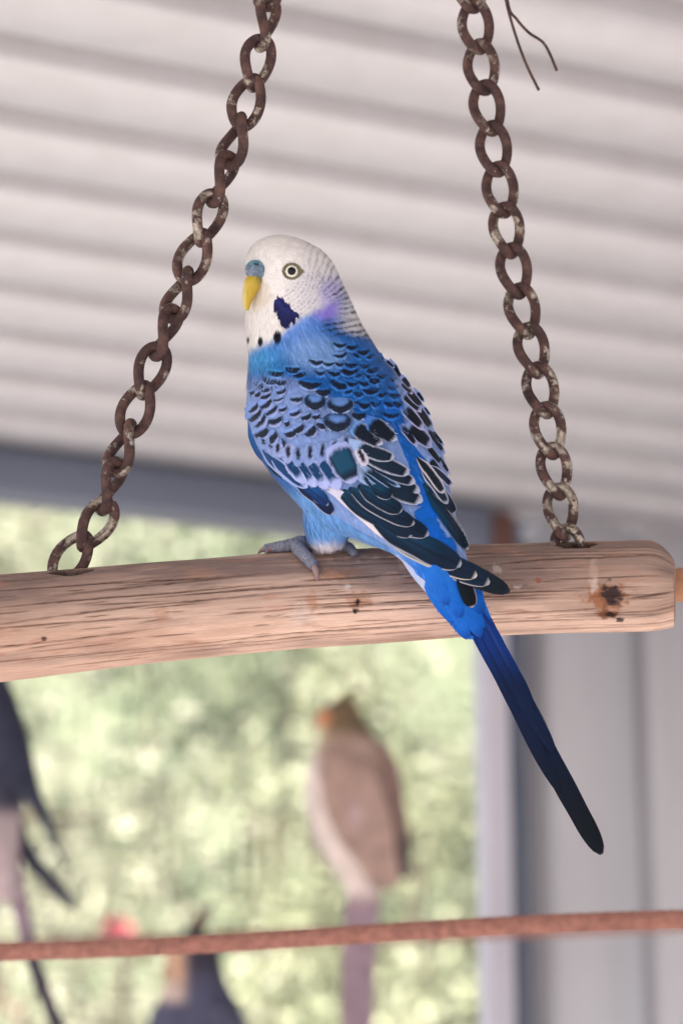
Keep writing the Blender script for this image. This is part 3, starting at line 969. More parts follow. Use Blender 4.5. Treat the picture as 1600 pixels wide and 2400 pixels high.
def plum_color(px, py, w, fine=True):
    """colour of the plumage at a point of the bird (photograph-plane coordinates of the bird itself)"""
    px = np.asarray(px, float); py = np.asarray(py, float)
    n1 = fbm(px / 30, py / 30, 101); n2 = fbm(px / 7, py / 7, 103)
    # blue body: gradients of the bird's own colours
    c = np.broadcast_to(MANT, px.shape + (3,)).copy()
    c = mix(c, lin(104, 148, 222), sstep(840, 780, py) * sstep(690, 640, px * 0 + px) * 0 + sstep(860, 770, py) * sstep(800, 700, px))
    c = mix(c, CYAN, sstep(700, 610, px) * sstep(790, 840, py) * sstep(920, 850, py))
    c = mix(c, lin(150, 186, 232), sstep(60, 20, np.hypot((px - 740) / 1.6, py - 830)) * .55)
    c = mix(c, BELLY, sstep(1120, 1180, py) * sstep(960, 860, px - (py - 1200) * .6))
    c = mix(c, RUMP, in_poly(px, py, [(880, 930), (960, 960), (1040, 1150), (1100, 1300), (1160, 1500), (1090, 1500), (1040, 1400), (960, 1260), (930, 1100)]) * 0.9)
    c = mix(c, lin(30, 106, 202), sstep(1280, 1340, py))
    c = mix(c, lin(170, 180, 225), sstep(14, 4, np.abs((px - 917) * 0.74 - (py - 1298) * 0.67)) * (py > 1300) * (py < 1440) * (px < 1050) * .9)
    c = mix(c, lin(214, 206, 214), sstep(1262, 1288, py + (n2 - .5) * 14) * (px < 830) * (px > 715))
    wing = in_poly(px, py, WING_POLY) | in_poly(px, py, RWING_POLY)
    c = mix(c, LAV, wing * sstep(870, 900, py))
    # barb streaks in the blue
    st = vnoise((px * .89 - py * .45) / 2.4, (px * .45 + py * .89) / 17, 111)
    c = np.clip(c * (0.80 + .42 * st)[..., None] + (0.05 * sstep(.72, .95, st))[..., None], 0, 1)
    # violet cheek edge
    c = mix(c, lin(148, 128, 220), sstep(46, 16, np.hypot((px - 766) * .8, (py - 722) * 1.1)) * .85)
    # white head and mask
    my = np.interp(px, MASKX, MASKY) + (n2 - .5) * 14
    white = sstep(14, -14, py - my)
    nape = sstep(0, 60, px - 770) * sstep(795, 775, py - (px - 840) * .25 + (n2 - .5) * 16)
    white = np.maximum(white, nape)
    wc = mix(np.broadcast_to(WHT, px.shape + (3,)), lin(222, 219, 224), sstep(640, 740, px) * sstep(600, 660, py))
    c = mix(c, wc, white)
    c = mix(c, lin(176, 168, 226), white * sstep(44, 14, np.hypot(px - 778, (py - 690) * .8)) * .7)
    # bars
    dx, dy = px - 698, py - 748
    ang = np.degrees(np.arctan2(-dy, dx)); rad_ = np.hypot(dx, dy)
    ph1 = (ang + (n1 - .5) * 8) / 6.0
    bar = sstep(0.62, 0.80, np.abs((ph1 % 1) * 2 - 1) + (n2 - .5) * .55)
    m1 = sstep(98, 78, ang) * sstep(-4, 6, ang) * sstep(74, 96, rad_ + (n1 - .5) * 20) * sstep(86, 60, ang * .9 + (rad_ < 120) * 8)
    hh = sstep(70, 20, ang)
    c = mix(c, mix(np.broadcast_to(lin(112, 108, 138), px.shape + (3,)), lin(58, 62, 88), hh), bar * m1 * white * (0.5 + .6 * hh) * (0.6 + .7 * n2))
    # lower nape bars run across the neck
    q = (py - (px - 800) * -0.20)
    ph2 = (q + (n1 - .5) * 9) / 13.5
    bar2 = sstep(0.52, 0.74, np.abs((ph2 % 1) * 2 - 1) + (n2 - .5) * .6)
    m2 = sstep(4, -6, ang) * sstep(745, 775, px + (n1 - .5) * 20) * sstep(806, 790, py - (px - 840) * .2)
    c = mix(c, lin(40, 46, 76), bar2 * m2 * .95)
    # fine cheek scaling: short arcs round the eye
    r3 = np.hypot(px - 640, (py - 636) * 1.0); a3 = np.arctan2(py - 636, px - 640)
    row = np.floor(r3 / 9.2)
    seg_ = ((a3 * r3 / 11.0 + row * .5) % 1)
    arc_ = sstep(.62, .9, np.abs(((r3 / 9.2) % 1) * 2 - 1)) * sstep(.1, .25, seg_) * sstep(.95, .8, seg_)
    m3 = sstep(44, 60, r3) * sstep(150, 118, r3) * (a3 > -0.15) * (a3 < 1.15) * sstep(0.0, 0.1, a3 + .05) * white
    c = mix(c, lin(122, 116, 140), arc_ * m3 * .62)
    # cheek patch and throat spots
    near = np.ones(px.shape)
    jx = (n2 - .5) * 5
    c = mix(c, lin(34, 38, 96), in_poly(px + jx, py + (fbm(px / 3, py / 8, 107) - .5) * 9, CHEEK) * near)
    for (sx, sy, ax_, ay_) in [(668, 757, 11, 13), (649.7, 791, 10, 16.5), (610, 801.5, 6.5, 11), (581, 798, 3.5, 7.5)]:
        d = np.hypot((px - sx) / ax_, (py - sy) / ay_)
        c = mix(c, lin(12, 18, 30), sstep(1.1, .82, d))
    # feathering round the cere and eye
    c = mix(c, lin(206, 186, 150), sstep(44, 30, np.hypot(px - 598, py - 690)) * .35 * white)
    return c * (0.93 + .14 * n2)[..., None]


set_col(body_me, plum_color(bpx, bpy_, bwd))
body = link('body', body_me, M_BODY, bird)

# depth of the bird's near surface over the picture plane (for laying feathers on the body)
bvh = BVHTree.FromPolygons(bco.tolist(), [list(p.vertices) for p in body_me.polygons])
GX0, GY0, GST = 530, 510, 4.0
gx = np.arange(GX0, 1260, GST); gy = np.arange(GY0, 1580, GST)
DM = np.full((len(gy), len(gx)), np.nan); DN = np.zeros((len(gy), len(gx), 3))
camv = Vector(CAM)
for j, y in enumerate(gy):
    dirs = P(gx, np.full(len(gx), y), 1.0) - CAM
    for i in range(len(gx)):
        h = bvh.ray_cast(camv, Vector(dirs[i]))
        if h[0] is not None:
            DM[j, i] = ((np.array(h[0]) - CAM) @ _f - S0) / KPX
D0 = DM.copy()
for it in range(120):
    nanm = np.isnan(DM)
    if not nanm.any():
        break
    pad = np.pad(DM, 1, 'edge')
    nb_ = np.stack([pad[:-2, 1:-1], pad[2:, 1:-1], pad[1:-1, :-2], pad[1:-1, 2:]])
    cnt = (~np.isnan(nb_)).sum(0); sm_ = np.nansum(nb_, 0)
    upd = nanm & (cnt > 0)
    DM[upd] = sm_[upd] / cnt[upd]
DM[np.isnan(DM)] = 0
for it in range(3):
    pad = np.pad(DM, 1, 'edge')
    DM = (pad[1:-1, 1:-1] * 2 + pad[:-2, 1:-1] + pad[2:, 1:-1] + pad[1:-1, :-2] + pad[1:-1, 2:]) / 6


def surf(px, py):
    fx = np.clip((np.asarray(px, float) - GX0) / GST, 0, len(gx) - 1.001); fy = np.clip((np.asarray(py, float) - GY0) / GST, 0, len(gy) - 1.001)
    i, j = fx.astype(int), fy.astype(int); a, b = fx - i, fy - j
    return (DM[j, i] * (1 - a) + DM[j, i + 1] * a) * (1 - b) + (DM[j + 1, i] * (1 - a) + DM[j + 1, i + 1] * a) * b


# ---- feathers: each a cambered vane of its own laid on the body
def profile(v, kind):
    if kind == 'flight':
        w = 0.16 + 0.84 * sstep(0, .36, v)
        t_ = np.clip((v - .72) / .28, 0, 1); return w * np.sqrt(np.clip(1 - t_ ** 2.2, 0, 1))
    if kind == 'tail':
        w = 1.0 - 0.20 * sstep(0, .7, v)
        t_ = np.clip((v - .86) / .14, 0, 1); return w * np.sqrt(np.clip(1 - t_ ** 2.0, 0, 1))
    w = 0.34 + 0.66 * sstep(0, .45, v)
    t_ = np.clip((v - .38) / .62, 0, 1); return w * np.sqrt(np.clip(1 - t_ ** 2.1, 0, 1))


FCOUNT = [0]
BARBS = []


def feather(parent, base_, tip, width, colf, kind='covert', off=(2, 7), bend=0.0, dep=None, camber=0.06, name='feather', nL=18, nW=11, alpha=True, slant=0.0):
    b = np.array(base_, float); tt_ = np.array(tip, float)
    L = np.linalg.norm(tt_ - b); d = (tt_ - b) / L; pr_ = np.array([-d[1], d[0]])   # pr_: left of travel in picture (y down)
    v = np.linspace(0, 0.998, nL)[:, None] * np.ones((1, nW)); u = np.linspace(-1, 1, nW)[None] * np.ones((nL, 1))
    sd = FCOUNT[0]; FCOUNT[0] += 1
    half = width / 2 * profile(v, kind) * (1 + (vnoise(v * 7, u * 0 + sd * 3.3, 5) - .5) * .10)
    cl = bend * np.sin(np.pi * v * .9)
    vv = v - slant * u * sstep(.4, 1, v) * .1
    px = b[0] + d[0] * L * vv + pr_[0] * (half * u + cl); py = b[1] + d[1] * L * vv + pr_[1] * (half * u + cl)
    o0, o1 = off[0] * .6, off[1] * .6
    o_ = o0 + (o1 - o0) * v + camber * .5 * width * (1 - u ** 2) + (sd % 5) * 0.25 - (o0 + 9) * (1 - sstep(0, .34 if kind == 'covert' else .13, v)) * (dep is None)
    if dep is None:
        w = surf(px, py) - o_
    else:
        w = dep[0] + (dep[1] - dep[0]) * v - o_
        if len(dep) > 2:
            w = w * sstep(0, dep[2], v) + (surf(px, py) - o_) * (1 - sstep(0, dep[2], v))
        w = np.minimum(w, np.where(px < 1120, surf(px, py) - o_, 1e9))
    colr = colf(u, v, px, py, sd)
    if alpha:
        edge = np.minimum((1 - np.abs(u)) * 2.6, (1 - v) * 7.0)
        A = np.clip(0.25 + edge * 2.6, 0, 2) if kind == 'covert' else np.clip(0.55 + edge * 2.0, 0, 2)
    else:
        A = np.ones_like(u) * 2
    C = np.concatenate([colr, np.clip(A, 0, 1.0)[..., None]], -1).reshape(-1, 4)
    if kind == 'covert':
        K = min(26, int(width * L / 40) + 4) if parent is not rwing else 0
        ii = np.clip((RNG.uniform(.35, 1.0, K) ** .8 * (nL - 1)).astype(int), 0, nL - 1); jj = RNG.integers(0, nW, K)
        dd = d[None] + pr_[None] * (u[ii, jj] * .55)[:, None] + RNG.normal(0, .08, (K, 2))
        lb = RNG.uniform(3, 7, K)
        BARBS.append((px[ii, jj], py[ii, jj], w[ii, jj] - .5, dd, lb, colr[ii, jj] * RNG.uniform(.9, 1.12, (K, 1))))
    V = W(px, py, w).reshape(-1, 3)
    me = mesh_np(name, V, grid_faces(nL, nW), True, C, np.stack([u * .5 + .5, v], -1).reshape(-1, 2))
    return link(name, me, M_FEATHER, parent)


def _ragged(px, py, sd):
    return (fbm(px / 1.8, py / 5.5, 330 + sd % 11, 2) - .5)


def f_bar(pale, tipc, dark=BLK, at=.68, th=.2, cres=.10, pinch=.1):
    """transverse bar (crescent) near the tip"""
    def fn(u, v, px, py, sd):
        n = fbm(px / 4, py / 4, 200 + sd % 9)
        if pale is None:
            c = plum_color(px, py, 0)
            c = mix(c, np.clip(c * 1.35 + .03, 0, 1), sstep(.65, .85, v) * .55)
        else:
            c = mix(np.broadcast_to(pale, u.shape + (3,)), tipc, sstep(.6, .9, v))
        pos = at - cres * u ** 2 + (n - .5) * .10 + _ragged(px, py, sd) * .05
        b = sstep(th * .5 + .05, th * .5 - .04, np.abs(v - pos) + pinch * th * u ** 2) * sstep(1.04, .80, np.abs(u) + (n - .5) * .3)
        if th > .5:
            b = b * (1 - .8 * sstep(1.1, .5, (u / .86) ** 2 + ((v - (pos - th * .62)) / (th * .58)) ** 2))
        c = mix(c, dark, b * .97)
        return c * (0.92 + .16 * n)[..., None]
    return fn


def f_dark(dark=BLK, rim=LAV, rw=.22, tw_=.16, root=None, sheen=None):
    """dark vane with pale rim"""
    def fn(u, v, px, py, sd):
        n = fbm(px / 5, py / 5, 220 + sd % 9)
        e = np.minimum((1 - np.abs(u)) / rw, (1 - v) / tw_)
        c = mix(np.broadcast_to(rim, u.shape + (3,)), dark, sstep(.70, 1.30, e + (n - .5) * .4 + _ragged(px, py, sd) * .3))
        if sheen is not None:
            c = mix(c, sheen, sstep(1.5, 3.2, e) * sstep(.1, .5, v) * .8)
        if root is not None:
            c = mix(c, root, sstep(.36, .28, v - .10 * u ** 2 + (n - .5) * .1))
        return c * (0.92 + .16 * n)[..., None]
    return fn


def f_streak(pale, dark=BLK, uc=-.25, uw=.35, v0=.25, v1=.68):
    def fn(u, v, px, py, sd):
        n = fbm(px / 4, py / 4, 240 + sd % 9)
        m = sstep(uw + .18, uw - .08, np.abs(u - uc + (v - .5) * .5) + _ragged(px, py, sd) * .3) * sstep(v0 - .1, v0 + .1, v) * sstep(v1 + .10, v1 - .06, v + (n - .5) * .1)
        c = mix(np.broadcast_to(pale, u.shape + (3,)), dark, m)
        return c * (0.92 + .16 * n)[..., None]
    return fn


def f_flight(dark=lin(10, 30, 52), sheen=lin(14, 62, 92), rim=lin(186, 186, 198), side=1, rw=.05, tw_=.02, inner=None):
    def fn(u, v, px, py, sd):
        n = fbm(px / 6, py / 6, 260 + sd % 9)
        c = mix(np.broadcast_to(dark, u.shape + (3,)), sheen, sstep(-.7, .3, -side * u) * sstep(.95, .4, v) * .8)
        c = mix(c, lin(6, 14, 26), sstep(.07, .03, np.abs(u)) * .7)
        e = np.minimum((1 - side * u) / (2 * rw), (1 - v) / tw_)
        e = np.where(side * u > -0.2, e, (1 - v) / tw_)
        c = mix(c, rim, sstep(1.3, .6, e))
        return c * (0.9 + .2 * n)[..., None]
    return fn


def f_plain(c0, c1_=None, tipc=None):
    def fn(u, v, px, py, sd):
        n = fbm(px / 5, py / 5, 280 + sd % 9)
        c = mix(np.broadcast_to(c0, u.shape + (3,)), c0 if c1_ is None else c1_, sstep(.2, .9, v))
        if tipc is not None:
            c = mix(c, tipc, sstep(.82, .97, v))
        return c * (0.9 + .2 * n)[..., None]
    return fn


def bar_feather(parent, A, B, thick, pale, tipc, L=None, k=1.25, pinch=.1, at=.68, cres=.1, conv=c4, scale=5.6, turn=0, off=(2, 7)):
    a = np.array(conv(*A)); b = np.array(conv(*B))
    if b[0] < a[0]:
        a, b = b, a
    m = (a + b) / 2; ab = b - a; wd = np.linalg.norm(ab)
    d = np.array([-ab[1], ab[0]]) / wd
    if turn:
        cs, sn = math.cos(R(turn)), math.sin(R(turn)); d = np.array([d[0] * cs - d[1] * sn, d[0] * sn + d[1] * cs])
    L = L or float(np.clip(wd * 1.3, 26, 58))
    th_ = 1.55 * thick / scale / L
    return feather(parent, m - d * L * at, m + d * L * (1 - at), wd * k, f_bar(pale, tipc, BLK, at, th_, cres, pinch), off=off)


LAVT = lin(148, 162, 212); LAVL = lin(182, 184, 228); BLUET = lin(92, 142, 222); PALE = lin(200, 196, 214)
wing = empty('wing', W(640, 940, -120)); wing.parent = bird; wing.matrix_parent_inverse = bird.matrix_world.inverted()
wing['label'] = 'near wing folded over the side, scalloped black on lavender'
rwing = empty('wing', W(1000, 950, -20)); rwing.parent = bird; rwing.matrix_parent_inverse = bird.matrix_world.inverted()
rwing['label'] = 'far wing seen edge-on along the back'
tail = empty('tail', W(1120, 1470, -170)); tail.parent = bird; tail.matrix_parent_inverse = bird.matrix_world.inverted()
tail['label'] = 'long dark navy tail crossing in front of the log'
mantle = empty('mantle', W(800, 860, -140)); mantle.parent = bird; mantle.matrix_parent_inverse = bird.matrix_world.inverted()
bpy.context.view_layer.update()
for o in (wing, rwing, tail, mantle):
    pass

for (x0_, y0_, x1_, y1_, w_) in [(478, 700, 455, 880, 50), (500, 690, 495, 950, 52), (525, 715, 530, 1030, 62), (550, 760, 575, 1040, 66), (580, 790, 615, 985, 60), (605, 830, 650, 1000, 56), (630, 860, 695, 935, 40), (560, 860, 556, 1045, 70)]:
    (bx0, by0), (tx0, ty0) = c1((x0_, y0_), (x1_, y1_))
    feather(mantle, (bx0, by0), (tx0, ty0), w_ / 4.3556, f_plain(lin(38, 42, 104), lin(26, 28, 74)), off=(2, 4), name='cheek_feather')
# --- flight feathers of the near wing, lowest layer first
TEAL = lin(14, 58, 90)
def fl(b, t_, w, dep, side=1, off=(0, 3), bend=0, **k):
    feather(wing, c3(*b), c3(*t_), w / 2.412, f_flight(side=side, **k), 'flight', off, bend, dep, 0.05, nL=30, nW=13)

# picture depths of the flight feather stack: base on the body, tips clear of the log
fl((640, 300), (1436, 690), 128, (-225, -205, .3), 1, (2, 3), 6, rim=lin(40, 40, 52), dark=lin(14, 24, 36))
fl((630, 290), (1322, 640), 130, (-228, -210, .3), 1, (3, 5), 8)
fl((620, 275), (1250, 600), 128, (-231, -214, .3), 1, (4, 6), 9, rim=lin(226, 214, 206))
fl((610, 255), (1160, 540), 150, (-234, -216, .4), 1, (5, 8), 6)
feather(wing, c3(360, 60), c3(740, 395), 66 / 2.412, f_plain(lin(205, 202, 224), lin(222, 212, 214)), 'flight', (4, 7), -6, None, nL=22)
feather(wing, c3(400, 120), c3(850, 440), 44 / 2.412, f_plain(lin(206, 206, 226), lin(226, 212, 206)), 'flight', (3, 5), -5, (-180, -200, .5), nL=22)
fl((440, 120), (885, 372), 100, None, 1, (7, 10), 6)
fl((450, 100), (978, 366), 118, None, 1, (9, 13), 8)
fl((500, 90), (896, 306), 100, None, 1, (11, 16), 6)
fl((560, 80), (826, 234), 92, None, 1, (13, 18), 5)
fl((640, 90), (770, 148), 70, None, 1, (14, 19), 3)
# outer dark feathers at the wing bend
fl((200, 60), (432, 256), 74, None, 1, (3, 5), -6, dark=lin(12, 26, 60), sheen=lin(20, 74, 140))
fl((210, 50), (404, 206), 74, None, 1, (5, 7), -4, dark=lin(14, 44, 96), sheen=lin(24, 84, 150))
feather(wing, c4(60, 820), c4(300, 1360), 70 / 5.6, f_plain(lin(30, 86, 150), lin(26, 70, 130)), 'flight', (2, 4), 10, None, nL=22)
feather(wing, c4(200, 1180), c4(545, 1560), 80 / 5.6, f_plain(lin(24, 40, 60), lin(20, 18, 24)), 'flight', (1, 3), 8, None, nL=22)
feather(wing, c4(210, 1150), c4(760, 1640), 130 / 5.6, f_dark(lin(16, 62, 116), lin(150, 170, 226), .3, .08), 'flight', (4, 8), 8, None, nL=22)
feather(wing, c4(330, 1250), c4(850, 1690), 150 / 5.6, f_dark(lin(14, 60, 112), lin(158, 174, 228), .3, .1), 'flight', (6, 10), 6, None, nL=22)
# greater coverts
for (bx, by, tx, ty, wd) in [(500, 1250, 820, 1640, 210), (640, 1250, 960, 1690, 220), (780, 1240, 1110, 1720, 230), (930, 1220, 1270, 1720, 240)]:
    feather(wing, c4(bx, by), c4(tx, ty), wd / 5.6, f_dark(lin(12, 56, 100), lin(166, 178, 230), .42, .26), off=(8, 13), nL=22)
# tertials
T_PALE = lin(176, 182, 206)
for (bx, by, tx, ty, wd, o1) in [(640, 800, 1208, 1102, 132, 13), (660, 760, 1190, 1040, 112, 15), (680, 730, 1160, 980, 100, 16), (680, 700, 1120, 918, 104, 18), (690, 690, 1020, 815, 92, 20)]:
    feather(wing, c2(bx, by), c2(tx, ty), wd / 2.8, f_dark(lin(16, 26, 42), T_PALE, .17, .05, root=lin(150, 176, 222), sheen=lin(20, 40, 60)), 'flight', (9, o1), 8, None, nL=28, nW=13)
for (bx, by, tx, ty) in [(800, 900, 1000, 1040), (805, 860, 1060, 1010), (810, 930, 900, 1030)]:
    feather(wing, c2(bx, by), c2(tx, ty), 34 / 2.8, f_dark(lin(16, 44, 70), lin(140, 170, 215), .35, .1), 'flight', (12, 16), 3, None)
feather(wing, c4(1130, 980), c4(1450, 1640), 400 / 5.6, f_dark(lin(14, 30, 52), lin(158, 170, 216), .15, .10, root=lin(160, 172, 226), sheen=lin(22, 76, 108)), off=(12, 17), nL=26, nW=15)
feather(wing, c4(1500, 1080), c4(1600, 1420), 190 / 5.6, f_streak(PALE, BLK, .1, .25, .3, .8), off=(12, 16))
# median coverts with dark streaks and pale lobes
for (tx, ty, dx, dy) in [(250, 1200, -60, 230), (340, 1250, -60, 240), (440, 1315, -50, 250), (570, 1385, -60, 290), (700, 1425, -60, 310), (850, 1415, -80, 330), (1000, 1390, -100, 330), (1150, 1345, -120, 310), (1300, 1250, -110, 260)]:
    feather(wing, c4(tx - dx * .9, ty - dy * 1.15), c4(tx, ty), 205 / 5.6, f_streak(mix(LAV, LAVT, np.array(RNG.uniform(0, 1))), BLK, .08, .22, .30, .70), off=(5, 10), nL=20)
# lesser coverts: bars read off the shoulder
BARS = [((170, 1045), (330, 950), 60), ((310, 1130), (450, 1000), 55), ((470, 1180), (545, 1085), 60), ((550, 1025), (700, 970), 50), ((670, 975), (800, 900), 50), ((830, 1025), (960, 915), 60),
        ((970, 880), (1100, 905), 46), ((180, 910), (300, 760), 36), ((95, 835), (240, 690), 48), ((320, 855), (510, 805), 46), ((545, 875), (610, 855), 40), ((770, 800), (890, 755), 40), ((905, 785), (1010, 765), 36),
        ((300, 755), (450, 645), 34), ((620, 755), (750, 705), 34), ((240, 665), (380, 555), 40), ((90, 715), (200, 610), 34), ((470, 690), (570, 665), 26), ((620, 550), (775, 542), 34),
        ((240, 530), (360, 480), 34), ((160, 500), (225, 460), 34), ((440, 465), (560, 420), 34), ((250, 440), (370, 395), 34), ((90, 468), (150, 445), 30), ((185, 395), (265, 360), 44), ((140, 345), (195, 330), 30), ((400, 560), (520, 530), 18)]
for i, (A, B, th_) in enumerate(BARS):
    bar_feather(wing, A, B, th_, mix(LAV, lin(128, 156, 226), np.array(RNG.uniform(0, .8))), LAVT, off=(4, 8) if A[1] > 860 else (3, 6))
for (A, B, th_) in [((250, 275), (420, 330), 50), ((410, 310), (560, 335), 44), ((330, 200), (520, 218), 44), ((560, 155), (740, 165), 50), ((640, 225), (820, 218), 46)]:
    bar_feather(mantle, A, B, th_, None, None, L=34)
# scapulars: big black crescents
for (A, B, th_, L, conv, sc_) in [((1050, 860), (1410, 880), 170, 52, c4, 5.6), ((800, 590), (1080, 600), 150, 44, c4, 5.6), ((1100, 640), (1440, 640), 130, 46, c4, 5.6), ((730, 350), (1010, 375), 60, 36, c4, 5.6), ((960, 460), (1140, 460), 60, 34, c4, 5.6),
                                  ((1140, 330), (1380, 395), 60, 38, c4, 5.6), ((1270, 185), (1500, 185), 56, 34, c4, 5.6),
                                  ((250, 765), (420, 775), 60, 34, c5, 5.6), ((420, 165), (590, 165), 52, 32, c5, 5.6), ((450, 300), (640, 305), 46, 34, c5, 5.6), ((370, 425), (610, 440), 60, 38, c5, 5.6),
                                  ((740, 285), (820, 290), 40, 30, c5, 5.6), ((590, 30), (660, 30), 46, 28, c5, 5.6), ((330, 620), (480, 640), 50, 36, c5, 5.6), ((800, 610), (910, 610), 56, 34, c5, 5.6), ((640, 750), (880, 760), 40, 38, c5, 5.6),
                                  ((700, 395), (850, 400), 34, 32, c5, 5.6), ((330, -60), (480, -80), 40, 30, c5, 5.6), ((20, -10), (180, -40), 30, 30, c5, 5.6)]:
    big = th_ > 120
    bar_feather(wing if big else mantle, A, B, th_, lin(104, 146, 216) if big else None, lin(150, 176, 222) if big else None, L=L, k=1.2 if big else 1.25, pinch=.2 if big else .28, at=.66, cres=.22 if big else .24, conv=conv, off=(10, 20) if big else (3, 9))
used_c5 = [((a[0][0] + a[1][0]) / 2, (a[0][1] + a[1][1]) / 2) for a in [((420, 165), (590, 165)), ((450, 300), (640, 305)), ((370, 425), (610, 440)), ((740, 285), (820, 290)), ((590, 30), (660, 30)), ((330, 620), (480, 640)), ((800, 610), (910, 610)), ((640, 750), (880, 760)), ((700, 395), (850, 400)), ((330, -60), (480, -80)), ((20, -10), (180, -40)),
            ((90, 185), (320, 185)), ((-40, 330), (200, 395)), ((-220, 460), (-40, 460)), ((250, 765), (420, 775))]]
for r_ in range(8):
    for q_ in range(9):
        x_, y_ = -230 + q_ * 160 + (r_ % 2) * 80 + RNG.uniform(-18, 18), -170 + r_ * 122 + q_ * 8 + RNG.uniform(-14, 14)
        if min(math.hypot(x_ - a[0], (y_ - a[1]) * 1.3) for a in used_c5) < 88 or not (x_ < 560 + y_ * .55) or (x_ < 120 and y_ > 260) or y_ > 640 or (x_ < 60 and y_ < 40):
            continue
        hw_ = RNG.uniform(60, 88)
        bar_feather(mantle, (x_ - hw_, y_ - 6), (x_ + hw_, y_ + 4), RNG.uniform(28, 42), None, None, L=33, k=1.25, pinch=.3, at=.66, cres=.24, conv=c5, off=(3, 8))
# two large dark scapulars over the tertials
feather(wing, c5(130, 800), c5(640, 1140), 250 / 5.6, f_dark(lin(16, 26, 42), lin(184, 192, 216), .16, .08, root=lin(104, 148, 210)), off=(12, 18), nL=24, nW=13, slant=.3)
feather(wing, c5(330, 730), c5(830, 1085), 250 / 5.6, f_dark(lin(14, 24, 38), lin(176, 188, 216), .14, .08, root=lin(70, 124, 206)), off=(14, 20), nL=24, nW=13, slant=.2)

# --- far wing along the back
for (bx, by, tx, ty, wd, fn) in [
        (1200, 1000, 1500, 1425, 74, f_flight(side=-1)), (1180, 950, 1490, 1390, 70, f_flight(side=-1, sheen=lin(20, 70, 110))), (1200, 900, 1415, 1185, 70, f_flight(side=-1)), (1180, 880, 1365, 1125, 66, f_dark(lin(16, 28, 44), T_PALE, .3, .07, sheen=lin(20, 50, 76))),
        (1150, 800, 1340, 1055, 70, f_dark(lin(16, 26, 42), lin(206, 202, 214), .34, .06)), (1230, 860, 1395, 1010, 50, f_dark(lin(18, 34, 56), LAVL, .3, .08))]:
    feather(rwing, c2(bx, by), c2(tx, ty), wd / 2.8, fn, 'flight', (7, 14), -4, None, nL=26)
for (A0, B0, wd, fn) in [((1240, 1150), (1420, 1380), 100, 0), ((1270, 1320), (1440, 1560), 120, 0), ((1250, 930), (1450, 1230), 90, 0), ((1300, 950), (1440, 1130), 60, 0), ((1380, 1280), (1520, 1500), 70, 0),
                         ((990, 880), (1270, 1125), 240, 0), ((900, 880), (1090, 1130), 110, 0), ((1090, 640), (1290, 905), 150, 0), ((930, 640), (1170, 900), 170, 0), ((980, 420), (1160, 630), 120, 0), ((930, 480), (1140, 680), 130, 0),
                         ((900, 320), (1030, 455), 90, 0), ((910, 250), (1010, 380), 90, 0), ((790, 80), (890, 250), 80, 0), ((700, 30), (800, 115), 60, 0), ((1100, 440), (1190, 560), 60, 0), ((1190, 640), (1270, 740), 50, 0)]:
    d_ = np.array(B0, float) - np.array(A0, float)
    feather(rwing, c5(*(np.array(A0) - d_ * .45)), c5(*(np.array(B0) + d_ * .12)), wd * 1.05 / 5.6, f_dark(lin(14, 22, 36), mix(LAVL, LAV, np.array(RNG.uniform(0, 1))), .30, .12, root=lin(140, 164, 222)), off=(5, 9), nL=20, slant=RNG.uniform(-.5, .3))

# --- rump, upper tail coverts, tail
for k in range(26):
    v_ = RNG.uniform(0, 1); s_ = RNG.uniform(-1, 1)
    cx_, cy_ = 955 + 130 * v_ + s_ * (24 - 10 * v_), 1120 + 260 * v_
    feather(tail, (cx_ - 14, cy_ - 34), (cx_ + 14, cy_ + 26), 34, f_plain(RUMP * RNG.uniform(.85, 1.1), lin(12, 98, 204)), off=(.5, 2.5), name='feather')
TD = (-168, -225)
TN, TK = lin(10, 42, 120), lin(4, 13, 24)


def f_tail(blue=.5, edge=.25):
    def fn(u, v, px, py, sd):
        n = fbm(px / 5, py / 18, 300 + sd % 7)
        q = np.clip((py - 1480) / 400, 0, 1.2)
        c = mix(np.broadcast_to(lin(6, 46, 118), u.shape + (3,)), lin(3, 24, 60), sstep(0, .35, q)); c = mix(c, TK, sstep(.3, 1.15, q))
        c = mix(c, lin(8, 14, 26), sstep(.12, .04, np.abs(u - .12)) * sstep(1, .5, q) * blue)
        c = mix(c, lin(70, 92, 160), sstep(.2, .05, np.abs(u + .15)) * sstep(.3, 0, q) * edge)
        return c * (0.85 + .3 * n)[..., None]
    return fn


for (bx, by, tx, ty, wd, d0, d1, o) in [(1104, 1420, 1411, 2003, 62, -166, -224, 0), (1098, 1420, 1404, 1990, 55, -164, -219, -2), (1100, 1400, 1300, 1765, 36, -172, -212, 3), (1090, 1400, 1314, 1860, 36, -170, -214, 2), (1090, 1410, 1276, 1778, 40, -174, -208, 4), (1104, 1400, 1250, 1670, 40, -176, -206, 5)]:
    feather(tail, (bx, by), (tx, ty), wd, f_tail(), 'tail' if ty > 1900 else 'flight', (0, 0), 4 if tx > 1300 else 2, (d0 - 8, d1), 0.08, name='tail_feather', nL=44, nW=13)
for (bx, by, tx, ty, wd) in [(1010, 1330, 1098, 1500, 52), (1040, 1330, 1128, 1494, 52), (1068, 1330, 1150, 1478, 46), (1020, 1300, 1080, 1450, 60), (1060, 1290, 1130, 1440, 56), (990, 1290, 1050, 1420, 50), (980, 1330, 1072, 1470, 40)]:
    feather(tail, (bx, by), (tx, ty), wd, f_plain(lin(30, 108, 202), lin(14, 94, 190), lin(10, 72, 158)), 'covert', (3, 12), 0, None, .08, nL=24)
feather(tail, (928, 1296), (1072, 1472), 17, f_plain(lin(170, 184, 220), lin(196, 190, 200)), 'flight', (0, 3), -3, None)
feather(rwing, (1076, 1330), (1107, 1424), 36, f_flight(side=-1, dark=lin(10, 16, 26), sheen=lin(12, 26, 40)), 'flight', (16, 20), 0, None)

